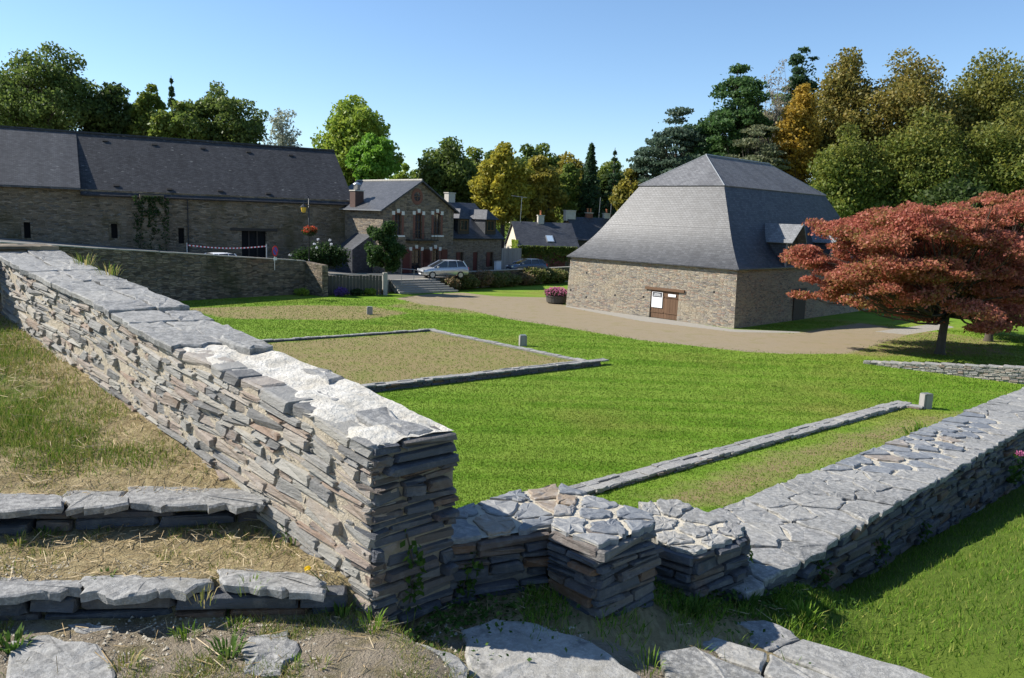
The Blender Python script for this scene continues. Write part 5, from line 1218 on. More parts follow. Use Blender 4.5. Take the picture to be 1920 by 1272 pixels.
def low_wall(name, label, A, B, w, h, course, length, m=None, top=True, side=1, zt0=0.0, lim=200, mort=None, group=None, hfun=None):
    """low wall from A to B with facing stones on the viewer's side and flat stones on top"""
    A, B = np.asarray(A, float), np.asarray(B, float); d = unit(B-A); n = V3(d[1], -d[0], 0)*side; L = np.linalg.norm(B-A)
    hf = hfun or (lambda s: h)
    t = thing(name, A, label, 'wall', group); mb = MB(); k = 24
    for i in range(k):
        a, b = L*i/k, L*(i+1)/k; P = lambda s, e, z: A+d*s-n*e+Z*z
        mb.poly(P(a, .03, -.1), P(b, .03, -.1), P(b, .03, hf(b)-.03), P(a, .03, hf(a)-.03)); mb.poly(P(a, .03, hf(a)-.03), P(b, .03, hf(b)-.03), P(b, w, hf(b)-.03), P(a, w, hf(a)-.03)); mb.poly(P(a, w, -.1), P(b, w, -.1), P(b, w, hf(b)-.03), P(a, w, hf(a)-.03), flip=True)
    mb.poly(P(L, .03, -.1), P(L, w, -.1), P(L, w, hf(L)-.03), P(L, .03, hf(L)-.03)); mb.poly(A-n*.03-Z*.1, A-n*w-Z*.1, A-n*w+Z*(hf(0)-.03), A-n*.03+Z*(hf(0)-.03), flip=True)
    mb.build('rubble_core', mort or M_DMORTAR, t)
    cnt = [0]; stone_face(t, A, d, n, L, lambda s: hf(s)-.02, lambda s: .0, course, length, m or M_STONE, .015, lim, .02, count=cnt, rough=.02)
    if top:
        s = 0; X = np.cross(n, Z)
        while s < L:
            l = random.uniform(.3, .75)*min(1, w/.4); e = 0
            while e < w-.05:
                ww = min(random.uniform(.2, .42), w-e); z = hf(s+l/2)
                if w-e-ww < .1: ww = w-e
                q = lambda a, b: (A+d*(s+a)-n*(e+b-.02))[:2]
                slab('stone', [q(.01, .01), q(l-.01, .01), q(l-.01, ww-.01), q(.01, ww-.01)], z+random.uniform(-.02, .025), .06, M_CAP, t, random.randint(0, 9999), .022, 2, .012); e += ww
            s += l
    return t
# square foundation: near kerb in shade, far and right kerbs nearly flush
q0, q1, q2, q3_ = G(455, 646), G(815, 621), G(1126, 686), G(668, 740)
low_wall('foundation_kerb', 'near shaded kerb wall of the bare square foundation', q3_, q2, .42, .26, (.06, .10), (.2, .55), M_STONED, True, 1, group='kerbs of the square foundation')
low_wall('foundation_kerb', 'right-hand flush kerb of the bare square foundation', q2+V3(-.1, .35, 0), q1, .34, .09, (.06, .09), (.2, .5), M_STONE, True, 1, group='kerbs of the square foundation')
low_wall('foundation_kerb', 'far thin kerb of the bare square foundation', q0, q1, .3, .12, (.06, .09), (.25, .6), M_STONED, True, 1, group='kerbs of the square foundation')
e_ = MB(); inner = [q3_+V3(.0, .42, .0), q2+V3(-.5, .2, 0), q1+V3(0, -.3, 0), q0+V3(.3, .1, 0)]
# long low kerb wall with the split post at its end
k0, k1 = G(1112, 928), G(1700, 764); low_wall('kerb_wall', 'long low grey kerb wall crossing the lawn to the split post', k0-unit(k1-k0)*1.2, k1, .55, .13, (.07, .11), (.25, .6), M_STONE, True, 1)
low_wall('kerb_wall', 'short return of the long low kerb wall at the split post', G(1690, 764), G(1728, 769), .4, .10, (.07, .1), (.2, .4), M_STONE, True, 1)
# rubble wall by the maples, growing taller to the right
a_, b_ = G(1618, 682), G(1925, 722); Lr = np.linalg.norm(b_-a_); b_ = b_+unit(b_-a_)*4; hR = .78
low_wall('rubble_wall', 'low rubble wall below the red maples, taller to the right', a_, b_, .55, .5, (.05, .09), (.16, .42), M_STONE, True, 1, lim=300, mort=M_PALE_MORTAR, hfun=lambda s: min(.12+.66*s/Lr, .85))

# ================================================================== THE NEAR WALLS AND THE BANK
LW_v = az(-46); LW_u = V3(LW_v[1], -LW_v[0], 0); LW_n = -LW_u       # wall runs along v, its lit face looks along LW_n
LW_T = V3(-.619, 3.507, 0); LW_th = .52; LW_L = 6.12
lw = lambda s, e, z: LW_T+LW_v*s+LW_u*e+Z*z
LW_top = lambda s: 5.56+.088*s+(.012*math.sin(s*2.1) if s > .4 else 0)
CW_d = az(42); CW_n = V3(CW_d[1], -CW_d[0], 0); CW_0 = V3(1.73, 4.78, 0)-CW_d*.45; CW_L = 19.0; CW_th = .86
CW_top = lambda s: 4.47-.058*s
cwp = lambda s, e, z: CW_0+CW_d*s-CW_n*e+Z*z
# bank height field
def bank_z(x, y):
    x = np.asarray(x, float); y = np.asarray(y, float)
    y1 = 4.20+(x+1.31)*.195+.11; y2 = 3.50+.13*(x+.83)+.11
    zl = np.where(y < y2, 4.715+.01*(y2-y), np.where(y < y1, 4.855+.02*(y-y2), 5.0+.118*(y-y1)))
    d = np.maximum(0, (x-1.9)*.669+(y-5.0)*.743)
    zr = 4.60-.22*np.clip(x-.45, 0, 1.7)
    s_ = (x-1.43)*.669+(y-4.45)*.743; pd_ = (x-1.43)*.743-(y-4.45)*.669
    zc = np.minimum(4.10-.12*np.maximum(s_, 0)+.38*np.clip(pd_, 0, 4)-.02*pd_, 4.62)
    wc = smooth01(x, 1.8, 2.6); zr = zr*(1-wc)+zc*wc
    sv_ = (x-LW_T[0])*LW_v[0]+(y-LW_T[1])*LW_v[1]; ev_ = (x-LW_T[0])*LW_u[0]+(y-LW_T[1])*LW_u[1]
    w = np.maximum(smooth01(x, -.35, .12), smooth01(-sv_, -.17, -.04)*smooth01(ev_, .0, .12)); return zl*(1-w)+zr*w
lineX = np.array([LW_T[0]+LW_v[0]*30, LW_T[0], lw(0, LW_th, 0)[0], .3, 1.15, CW_0[0]+.2, (CW_0+CW_d*40)[0]]); lineY = np.array([LW_T[1]+LW_v[1]*30, LW_T[1], lw(0, LW_th, 0)[1], 4.3, 4.55, CW_0[1]+.2, (CW_0+CW_d*40)[1]])
def yline(x): return np.interp(x, lineX, lineY)
bxg = np.concatenate([np.arange(-14, -4, .25), np.arange(-4, 3.2, .045), np.arange(3.2, 16, .12)]); byg = np.concatenate([np.arange(-6, 1.6, .3), np.arange(1.6, 5.6, .045), np.arange(5.6, 18, .12)])
BX, BY = np.meshgrid(bxg, byg); BZ = bank_z(BX, BY)
def vnoise(x, y, s, seed=0):
    xi = x*s; yi = y*s; x0 = np.floor(xi).astype(int); y0 = np.floor(yi).astype(int); fx = xi-x0; fy = yi-y0; fx = fx*fx*(3-2*fx); fy = fy*fy*(3-2*fy)
    h = lambda a, b: ((np.sin(a*127.1+b*311.7+seed*17.3)*43758.5453) % 1)
    return (h(x0, y0)*(1-fx)+h(x0+1, y0)*fx)*(1-fy)+(h(x0, y0+1)*(1-fx)+h(x0+1, y0+1)*fx)*fy
BZ = BZ+(vnoise(BX, BY, 3, 1)-.5)*.03+(vnoise(BX, BY, 9, 2)-.5)*.02+(vnoise(BX, BY, 24, 3)-.5)*.012
y1g = 4.20+(BX+1.31)*.195
grn = smooth01(BY-y1g, .1, 1.6)*(BX < -.4)*np.where(vnoise(BX, BY, 1.1, 5) > .25, .95, .55)
dW = (LW_T[0]-BX)*LW_u[0]+(LW_T[1]-BY)*LW_u[1]          # distance in front of the lit face
grn = grn*np.clip(.3+dW*.7, 0, 1)
right = smooth01(BX, 1.0, 1.9); grn = np.maximum(grn, right*.95)
soil = (1-smooth01(BY-(3.50+.13*(BX+.83)), -.15, .15))*.75*(1-right)
bm = np.stack([grn, soil, np.zeros_like(grn), np.ones_like(grn)], -1)
ib = np.arange(BX.size).reshape(BX.shape); Fb = np.stack([ib[:-1, :-1], ib[:-1, 1:], ib[1:, 1:], ib[1:, :-1]], -1).reshape(-1, 4)
cx_ = BX.ravel()[Fb].mean(1); cy_ = BY.ravel()[Fb].mean(1); Fb = Fb[cy_ < yline(cx_)+.17]
o = raw_mesh('bank', np.stack([BX, BY, BZ], -1).reshape(-1, 3), Fb, M_BANK, smooth=True, attr=bm.reshape(-1, 4)); struct(o)
bzi = lambda x, y: float(bank_z(x, y))

# --- sloping wall on the left
t = thing('sloping_stone_wall', lw(0, 0, 4.7), 'sunlit slate rubble wall sloping up to the left, white mortar on its top', 'wall')
WALL = t; cnt = [0]
mb = MB(); ns = 110
def mtop(s, e): return LW_top(s)-(.020 if s < 2.15 else .05)-(.018 if e < .05 else 0)+(.034*(vnoise(np.array(s*1.0), np.array(e*1.0), 6, 4)-.5)+.026*(vnoise(np.array(s*1.0), np.array(e*1.0), 17, 5)-.5)+.012*(vnoise(np.array(s*1.0), np.array(e*1.0), 41, 6)-.5))*(1 if .02 < e < LW_th-.02 else .5)
es = np.linspace(.008, LW_th-.01, 12); sv = np.concatenate([np.linspace(.015, 3.2, 90), np.linspace(3.3, LW_L-.01, 30)])
tg = {}
Vc = []; Fc = []
for i, s in enumerate(sv):
    for j, e in enumerate(es): tg[i, j] = len(Vc); Vc.append(lw(s, e, float(mtop(s, e))))
for i in range(len(sv)-1):
    for j in range(len(es)-1): Fc.append((tg[i, j], tg[i+1, j], tg[i+1, j+1], tg[i, j+1]))
raw_mesh('mortar_bed', Vc, Fc, M_WHITE_MORTAR, t, smooth=True)
mb = MB()
for s0_, s1_ in zip(np.linspace(.015, LW_L, 30), np.linspace(.015, LW_L, 30)[1:]):
    mb.poly(lw(s0_, .008, 4.3), lw(s0_, .008, LW_top(s0_)-.05), lw(s1_, .008, LW_top(s1_)-.05), lw(s1_, .008, 4.3)); mb.poly(lw(s0_, LW_th-.01, 0), lw(s1_, LW_th-.01, 0), lw(s1_, LW_th-.01, LW_top(s1_)-.05), lw(s0_, LW_th-.01, LW_top(s0_)-.05))
mb.build('mortar_core', M_MORTAR, t)
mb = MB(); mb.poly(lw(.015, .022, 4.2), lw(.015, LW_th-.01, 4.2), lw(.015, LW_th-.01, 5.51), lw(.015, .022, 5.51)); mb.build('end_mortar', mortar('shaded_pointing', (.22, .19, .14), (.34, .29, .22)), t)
zgl = lambda s: bzi(*(lw(s, -.05, 0)[:2]))-.05
rows = stone_face(t, lw(0, 0, 0), LW_v, LW_n, LW_L, lambda s: LW_top(s)-.008, zgl, (.026, .074), (.08, .42), M_STONE, .011, 235, .006, s_from=.0, count=cnt, rough=.009)
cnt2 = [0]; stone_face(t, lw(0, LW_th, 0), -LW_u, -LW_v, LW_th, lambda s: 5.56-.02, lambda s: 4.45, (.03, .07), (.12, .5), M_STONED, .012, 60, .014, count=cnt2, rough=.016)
# the stones that show smallest, joined
def joined_stones(parent, rows, n, m, name='small_stones'):
    V = []; F = []
    for q in rows:
        L0, H0, me = random.choice(VAR['mid']); b = len(V)
        for v in me.vertices: V.append(q[1]+q[2]*(v.co.x*q[4]/L0)+n*v.co.y+q[3]*(v.co.z*q[5]/H0))
        for p in me.polygons: F.append(tuple(b+i for i in p.vertices))
    mb = MB(); mb.v = [tuple(v) for v in V]; mb.f = F; o = mb.build(name, m, parent, uv=False); o['kind'] = 'stuff'; return o
if len(rows) > 235: joined_stones(t, rows[235:], LW_n, M_STONE)
# chink stones between courses
ch = []
for _ in range(420):
    s = random.uniform(0, 6.5); z = random.uniform(zgl(s)+.05, LW_top(s)-.08); l, h = random.uniform(.03, .10), random.uniform(.012, .028)
    ch.append((0, lw(s, 0, z)+LW_n*random.uniform(-.012, .004), np.cross(LW_n, Z), Z, l, h))
joined_stones(t, ch, LW_n, M_STONE, 'chink_stones')
# cap slabs on the far two thirds, some stones in the mortar near the end
s = 2.05; k = 0
while s < LW_L and k < 60:
    l = random.uniform(.28, .62); cut = random.uniform(.35, .65)*LW_th
    for (e0_, e1_) in ((-.035, cut), (cut, LW_th+.03)):
        j = lambda: random.uniform(-.035, .035); ds = random.uniform(-.05, .05)
        slab('cap_slab', [lw(s+.003+ds, e0_+.003, 0), lw(s+l-.003+ds, e0_+.003, 0), lw(s+l-.003+ds+j(), e1_-.003, 0), lw(s+.003+ds+j(), e1_-.003, 0)], lambda x, y, dz=random.uniform(-.008, .012): LW_top(float((V3(x, y, 0)-LW_T)@LW_v))+dz, .045, M_CAP, t, k, .014, 4, .006); k += 1
    s += l
for (s, e, l, w, dz) in ((.02, .30, .42, .2, .0), (1.75, .42, .40, .18, .03), (.95, .45, .3, .12, .0), (.62, .24, .22, .1, -.012)):
    slab('embedded_stone', [lw(s, e-w/2, 0), lw(s+l, e-w/2, 0), lw(s+l*.95, e+w/2, 0), lw(s+.04*l, e+w/2, 0)], lambda x, y, dz=dz: LW_top(float((V3(x, y, 0)-LW_T)@LW_v))-.006+dz, .07, M_CAP, t, int(s*100), .02, 3, .014)
# unseen wall added past the left end to shade the sloping wall
t = thing('cross_wall', lw(6.42, 0, 5.0), 'unseen added wall shading the left end of the sloping wall', 'wall')
mb = MB(); c_ = lw(6.42, -1.3, 5.55); mb.box(c_, LW_n, LW_v, Z, 1.85, .28, .60); mb.build('wall_face', M_BARNW, t)

# --- stepped low walls between the end pier and the long right wall
t = thing('stepped_wall', V3(.2, 4.3, 4.6), 'stepped low slate wall with crazy-paved top beside the wall end', 'wall')
def stub(poly_px, z, faces, base=3.6, seed=0, npts=7, topm=M_BLUE, mort=M_PALE_MORTAR, lens=(.16, .5)):
    """block wall with flat stones on top and facing stones on the given outline edges"""
    P = [G(x, y, z) for x, y in poly_px]; A2 = [p[:2] for p in P]
    area = 0.5*sum(a[0]*b[1]-b[0]*a[1] for a, b in zip(A2, A2[1:]+A2[:1])); ccw = area > 0
    mb = MB(); cn_ = np.mean(P, 0); Q = [p+unit((cn_-p)*V3(1, 1, 0))*.035 for p in P]
    for a, b in zip(Q, Q[1:]+Q[:1]): mb.poly(V3(a[0], a[1], base), V3(b[0], b[1], base), b-Z*.03, a-Z*.03, flip=not ccw)
    mb.build('mortar_core', M_DMORTAR, t)
    mb = MB(); mb.poly(*[p+unit((cn_-p)*V3(1, 1, 0))*.02-Z*.014 for p in P]); mb.build('mortar_bed', mort, t)
    r = np.random.default_rng(seed); lo = np.min(A2, 0); hi = np.max(A2, 0); pts = []; g = sdf_poly
    for _ in range(4000):
        p = lo+(hi-lo)*r.random(2)
        if g(np.array(p[0]), np.array(p[1]), A2) > .03 and all(np.linalg.norm(p-q) > .155 for q in pts): pts.append(p)
        if len(pts) >= npts: break
    for i, c in enumerate(voronoi(pts, A2)):
        cen = np.mean(c, 0); cc = [cen+(np.asarray(v)-cen)*(1-.026/max(.05, np.linalg.norm(v-cen))) for v in c]
        slab('cap_stone', cc, z+r.uniform(-.005, .004), .05, topm, t, seed*100+i, .010, 4, .006)
    cen = np.mean(A2, 0)
    for i in faces:
        a, b = V3(*A2[i], 0), V3(*A2[(i+1) % len(A2)], 0); d = unit(b-a); n = V3(d[1], -d[0], 0)
        if n[:2]@(cen-A2[i]) > 0: n = -n
        stone_face(t, a, d, n, np.linalg.norm(b-a), lambda s: z-.02, lambda s, a=a, d=d, n=n: bzi(*(a+d*s+n*.05)[:2])-.06, (.03, .07), lens, M_STONED, .010, 300, .010, count=SC, rough=.013)
SC = [0]
ZA, ZB = 4.95, 4.76
stub([(838, 1016), (1032, 988), (1098, 955), (1045, 905), (945, 922), (838, 958)], ZA, (0,), seed=3, npts=9)
stub([(1030, 986), (1122, 1024), (1236, 980), (1232, 962), (1150, 936), (1045, 905)], ZA+.03, (0, 1), seed=5, npts=10)
stub([(1232, 1016), (1302, 1038), (1402, 1002), (1398, 984), (1270, 934), (1195, 938)], ZB, (0, 1, 2), seed=8, npts=9, topm=M_CAP)

# --- long wall on the right
t = thing('right_stone_wall', cwp(0, 0, 3.9), 'long slate wall on the right, lit paved top and shaded face', 'wall')
mb = MB(); k = 40
for i in range(k):
    a, b = CW_L*i/k, CW_L*(i+1)/k
    mb.poly(cwp(a, .02, 0), cwp(b, .02, 0), cwp(b, .02, CW_top(b)-.03), cwp(a, .02, CW_top(a)-.03)); mb.poly(cwp(a, CW_th, 0), cwp(b, CW_th, 0), cwp(b, CW_th, CW_top(b)-.03), cwp(a, CW_th, CW_top(a)-.03), flip=True)
mb.poly(cwp(0, .02, 0), cwp(0, CW_th, 0), cwp(0, CW_th, CW_top(0)-.03), cwp(0, .02, CW_top(0)-.03), flip=True)
mb.build('mortar_core', M_DMORTAR, t)
mb = MB()
for i in range(k): a, b = CW_L*i/k, CW_L*(i+1)/k; mb.poly(cwp(a, .02, CW_top(a)-.02), cwp(b, .02, CW_top(b)-.02), cwp(b, CW_th, CW_top(b)-.02), cwp(a, CW_th, CW_top(a)-.02))
mb.build('mortar_bed', M_PALE_MORTAR, t)
# top stones: rough lichened slabs nearby, then pointed crazy paving
r = np.random.default_rng(12); pts = []
for _ in range(9000):
    s, e = r.uniform(-.05, CW_L), r.uniform(.0, CW_th)
    dmin = .23 if s < 4.2 else .24 if s < 8 else .36
    p = np.array([s, e])
    if all((abs(p[0]-q[0]) > .7) or np.hypot((p-q)[0]*.85, (p-q)[1]) > dmin for q in pts): pts.append(p)
near_edge = lambda s: .0
for i, c in enumerate(voronoi(pts, [(-.02, -.03), (CW_L, -.03), (CW_L, CW_th+.02), (-.02, CW_th+.02)])):
    cen = np.mean(c, 0); sm = cen[0]; far_part = 3.6 < sm < 9 and cen[1] > .18+.35*max(0, (4.4-sm)); g_ = .042 if far_part else .010
    cc = [cen+(np.asarray(v)-cen)*(1-g_/max(.06, np.linalg.norm(v-cen))) for v in c]
    slab('cap_stone', [cwp(v[0], v[1], 0)[:2] for v in cc], lambda x, y, dz=r.uniform(-.008, .012): CW_top(float((V3(x, y, 0)-CW_0)@CW_d))+dz, .055, M_BLUE if far_part else M_CAP, t, 900+i, .010 if far_part else .014, 3, .007)
zgc = lambda s: bzi(*(cwp(CW_L-s, -.06, 0)[:2]))-.06
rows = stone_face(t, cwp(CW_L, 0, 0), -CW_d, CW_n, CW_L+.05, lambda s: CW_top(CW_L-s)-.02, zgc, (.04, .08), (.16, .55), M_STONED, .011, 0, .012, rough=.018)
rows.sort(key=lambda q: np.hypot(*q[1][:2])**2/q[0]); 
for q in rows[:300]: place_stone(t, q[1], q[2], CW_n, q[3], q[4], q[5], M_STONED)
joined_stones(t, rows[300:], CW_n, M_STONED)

# --- stone steps and paving in the foreground
def px_slab(name, px, z, th, m, parent, seed, rough=.012, sub=3):
    zf = z if callable(z) else (lambda x, y: z)
    z0 = z if not callable(z) else None
    pts = [G(x, y, z0)[:2] for x, y in px]; c_ = np.mean(pts, 0); b_ = max(p[1] for p in pts)
    tilt = (lambda x, y: z-max(0, y-(b_-.16))*.28) if parent is not None and parent.name.split('_')[0] in ('upper', 'lower') else zf
    return slab(name, pts, tilt, th, m, parent, seed, rough, sub, .009)
t = thing('upper_step', G(250, 945, 5.0), 'upper broad slate step ending against the sloping wall', 'step')
for i, q in enumerate(([(-140, 940), (-30, 905), (118, 915), (118, 952), (-140, 962)], [(120, 914), (190, 905), (232, 905), (234, 945), (122, 955)], [(236, 902), (330, 897), (420, 900), (505, 936), (490, 946), (440, 950), (340, 946), (238, 944)])): px_slab('slab', q, 5.03, .04, M_CAP, t, 40+i, .02, 5)
dS = unit(V3(1, .195, 0)); nS = V3(dS[1], -dS[0], 0); stone_face(t, V3(-4.4, 4.20-3.09*.195+.03, 0), dS, nS, 3.2, lambda s: 4.985, lambda s: 4.78, (.045, .075), (.18, .6), M_STONED, .012, 60, .0, rough=.02)
t = thing('lower_step', G(300, 1105, 4.87), 'lower worn slate step with weeds, ending at dandelion', 'step')
for i, q in enumerate(([(-160, 1108), (-40, 1072), (60, 1062), (160, 1075), (152, 1106), (60, 1112), (-160, 1130)], [(160, 1078), (270, 1062), (400, 1062), (402, 1088), (300, 1108), (240, 1118), (158, 1110)], [(410, 1050), (470, 1046), (540, 1060), (604, 1088), (606, 1108), (530, 1104), (420, 1092)])): px_slab('slab', q, 4.88+.012*(i == 2), .045, M_CAP, t, 60+i, .02, 5)
dS = unit(V3(1, .13, 0)); nS = V3(dS[1], -dS[0], 0); stone_face(t, V3(-3.9, 3.50-3.07*.13+.03, 0), dS, nS, 3.2, lambda s: 4.835, lambda s: 4.63, (.05, .09), (.2, .6), M_STONED, .012, 60, .0, rough=.02)
pv = [([(20, 1200), (90, 1188), (180, 1205), (215, 1262), (220, 1330), (10, 1330)], 4.74, 'large grey paving slab at lower left corner, half covered by soil'), ([(470, 1192), (545, 1180), (562, 1215), (520, 1262), (452, 1268)], 4.735, 'small grey paving slab in the soil below the dandelion'),
      ([(715, 1225), (770, 1200), (850, 1225), (880, 1250), (860, 1330), (690, 1330)], 4.70, 'grey paving slab at bottom centre left of the shaded slab'), ([(868, 1180), (925, 1160), (1005, 1166), (1110, 1205), (1200, 1270), (1210, 1340), (900, 1340), (880, 1250)], 4.63, 'big smooth slab half in wall shadow at bottom centre'),
      ([(640, 1205), (690, 1185), (722, 1198), (700, 1225), (650, 1230)], 4.72, 'small flat stone by the foot of the wall end'), ([(120, 1172), (170, 1165), (215, 1176), (160, 1186)], 4.725, 'tiny flat stone below the lower step')]
for i, (q, z, lab) in enumerate(pv): o = px_slab('paving_slab', q, z, .09, M_CAP, None, 80+i, .01); tag(o, lab, 'slab', 'loose paving in the foreground')
STEP_POLY = []
t = thing('descending_steps', G(1400, 1215, 4.4), 'worn slate steps going down at bottom right in the wall shadow', 'steps')
for i, (q, z) in enumerate((([(1376, 1164), (1433, 1161), (1482, 1180), (1500, 1197), (1442, 1219), (1338, 1189)], 4.385), ([(1504, 1198), (1600, 1222), (1700, 1252), (1830, 1304), (1730, 1340), (1545, 1262), (1447, 1221)], 4.375), ([(1308, 1208), (1338, 1193), (1440, 1223), (1428, 1258), (1350, 1230)], 4.465), ([(1445, 1226), (1545, 1266), (1722, 1342), (1650, 1380), (1530, 1330), (1432, 1260)], 4.46), ([(1232, 1222), (1302, 1210), (1346, 1232), (1424, 1264), (1522, 1332), (1470, 1380), (1290, 1380)], 4.55))): px_slab('slab', q, z+.015, .13, M_CAP, t, 95+i, .007, 3); STEP_POLY.append([G(x, y, z)[:2] for x, y in q])

# --- grass, straw and weeds on the bank
def scatter(n, fx, fy): return fx(n), fy(n)
def bankpts(n, x0, x1, y0, y1_, dens):
    X = rng.uniform(x0, x1, n); Y = rng.uniform(y0, y1_, n); k = (Y < yline(X)-.03) & (rng.random(n) < dens(X, Y)); return X[k], Y[k]
def upper(X, Y):
    y1 = 4.20+(X+1.31)*.195; dw = (LW_T[0]-X)*LW_u[0]+(LW_T[1]-Y)*LW_u[1]
    return smooth01(Y-y1, .25, .9)*np.clip(.15+dw*.75, 0, 1)*(.25+.75*(vnoise(X, Y, 1.6, 5) > .32))
X, Y = bankpts(330000, -6.5, -.6, 4.0, 9.5, upper); o = blades('bank_grass', X, Y, bank_z(X, Y)-.004, .055, .006, M_BLADE, .9); tag(o, 'patchy green and yellowed grass on the bank left of the wall', 'grass', kind='stuff')
X, Y = bankpts(120000, -6.5, -1.2, 4.4, 9.5, lambda X, Y: upper(X, Y)*(vnoise(X, Y, 1.3, 15) > .42)); o = blades('bank_green_grass', X, Y, bank_z(X, Y)-.004, .06, .006, M_BLADEG, .9); tag(o, 'fresh green grass patches on the bank left of the wall', 'grass', kind='stuff')
X, Y = bankpts(260000, 1.2, 10, 1.5, 15, lambda X, Y: smooth01(X, 1.5, 1.9)*np.clip(3.5/np.hypot(X, Y), 0, 1))
for q in STEP_POLY: k = sdf_poly(X, Y, q) < -.01; X, Y = X[k], Y[k]
o = blades('slope_grass', X, Y, bank_z(X, Y)-.004, .05, .008, M_BLADEG, .9); tag(o, 'clover-green grass on the slope below the right wall', 'grass', kind='stuff')
# dry straw lying about
def straw(X, Y, L, w, m, name, label):
    n = len(X); a = rng.uniform(0, 2*np.pi, n); dx, dy = np.cos(a)*L/2, np.sin(a)*L/2; z = bank_z(X, Y)+.012+rng.random(n)*.016; px_, py_ = -np.sin(a)*w, np.cos(a)*w; tz = rng.normal(size=n)*.010
    V = np.stack([np.stack([X-dx-px_, Y-dy-py_, z-tz], -1), np.stack([X+dx-px_, Y+dy-py_, z+tz], -1), np.stack([X+dx+px_, Y+dy+py_, z+tz+.002], -1), np.stack([X-dx+px_, Y-dy+py_, z-tz+.002], -1)], 1)
    o = raw_mesh(name, V.reshape(-1, 3), np.arange(4*n).reshape(-1, 4), m); tag(o, label, 'straw', kind='stuff')
def dstraw(X, Y):
    y1 = 4.20+(X+1.31)*.195; y2 = 3.50+.13*(X+.83); mid = ((Y > y2+.1) & (Y < y1-.05))*.9; up = (Y > y1+.12)*np.exp(-np.maximum(0, Y-y1-.3)/.9)*.9; dw = (LW_T[0]-X)*LW_u[0]+(LW_T[1]-Y)*LW_u[1]
    up = np.maximum(up, (Y > y1)*(dw < .7)*.6); lowr = (Y < y2-.05)*.16; return np.maximum(np.maximum(mid, up), lowr)*(.35+.65*(vnoise(X, Y, 2.2, 8) > .4))
X, Y = bankpts(30000, -6, -.5, 2.2, 8.5, dstraw); straw(X, Y, rng.uniform(.03, .11, len(X)), .0012, M_STRAW, 'dry_straw', 'pale dry grass clippings strewn over steps and bank')
X, Y = bankpts(900, -3.5, -.3, 2.3, 4.4, lambda X, Y: .12+0*X); straw(X, Y, rng.uniform(.10, .22, len(X)), .0018, M_STRAW, 'straw_stalks', 'long dry stalks lying on the lower steps')
# gravel crumbs
n = 9000; X = rng.uniform(-3.2, .4, n); Y = rng.uniform(2.2, 3.7, n); k = Y < yline(X)-.05; X, Y = X[k], Y[k]; z = bank_z(X, Y)+.004; s = .0025+.010*rng.random(len(X))**3; C0 = np.stack([X, Y, z], -1)
off = np.array([[1, 0, 0], [-.5, .87, 0], [-.5, -.87, 0], [0, 0, .9]]); V = C0[:, None]+off[None]*s[:, None, None]*rng.uniform(.6, 1.3, (len(X), 4, 1)); F = (np.arange(len(X))*4)[:, None, None]+np.array([[0, 1, 3], [1, 2, 3], [2, 0, 3]])[None]
o = raw_mesh('gravel', V.reshape(-1, 3), F.reshape(-1, 3), M_PALE_MORTAR); tag(o, 'small pale stone crumbs on trodden soil in the foreground', 'gravel', kind='stuff')
# small weeds and grass on the trodden ground and in the shade of the walls
X, Y = bankpts(60000, -3.3, -.1, 2.2, 4.3, lambda X, Y: (vnoise(X, Y, 3.1, 21) > .52)*(.15+.85*(vnoise(X, Y, 8, 22) > .45))*np.where(Y > 3.50+.13*(X+.83), .25, 1.0)); o = blades('trodden_grass', X, Y, bank_z(X, Y)-.002, .04, .005, M_BLADE, 1.2); tag(o, 'sparse short grass growing through the trodden soil of the steps', 'grass', kind='stuff')
X, Y = bankpts(20000, -.45, 2.4, 3.2, 5.0, lambda X, Y: (.25+.75*(vnoise(X, Y, 4, 23) > .45))*np.exp(-np.maximum(0, yline(X)-Y-.2)/.16)); P = np.stack([X, Y, bank_z(X, Y)+.012+.05*rng.random(len(X))**2], -1); o = leaf_cloud('shade_weeds', P, .013, M_IVY, None, up=1.2); tag(o, 'low leafy weeds on shaded ground below the stepped wall', 'weeds', kind='stuff')
X, Y = bankpts(1500, -.45, 1.9, 2.9, 4.9, lambda X, Y: .6*np.exp(-np.maximum(0, yline(X)-Y-.15)/.15)); straw(X, Y, rng.uniform(.05, .18, len(X)), .0016, M_STRAW, 'shade_twigs', 'dry twigs and stalks lying in the wall shade')
X, Y = bankpts(16000, .1, 2.1, 3.5, 5.0, lambda X, Y: (vnoise(X, Y, 5, 31) > .42)*np.exp(-np.maximum(0, yline(X)-Y-.35)/.2))
for q in STEP_POLY: k = sdf_poly(X, Y, q) < -.01; X, Y = X[k], Y[k]
o = blades('shade_grass', X, Y, bank_z(X, Y)-.004, .075, .007, M_BLADEG, 1.0); tag(o, 'rank grass in the shade at foot of the stepped wall', 'grass', kind='stuff')
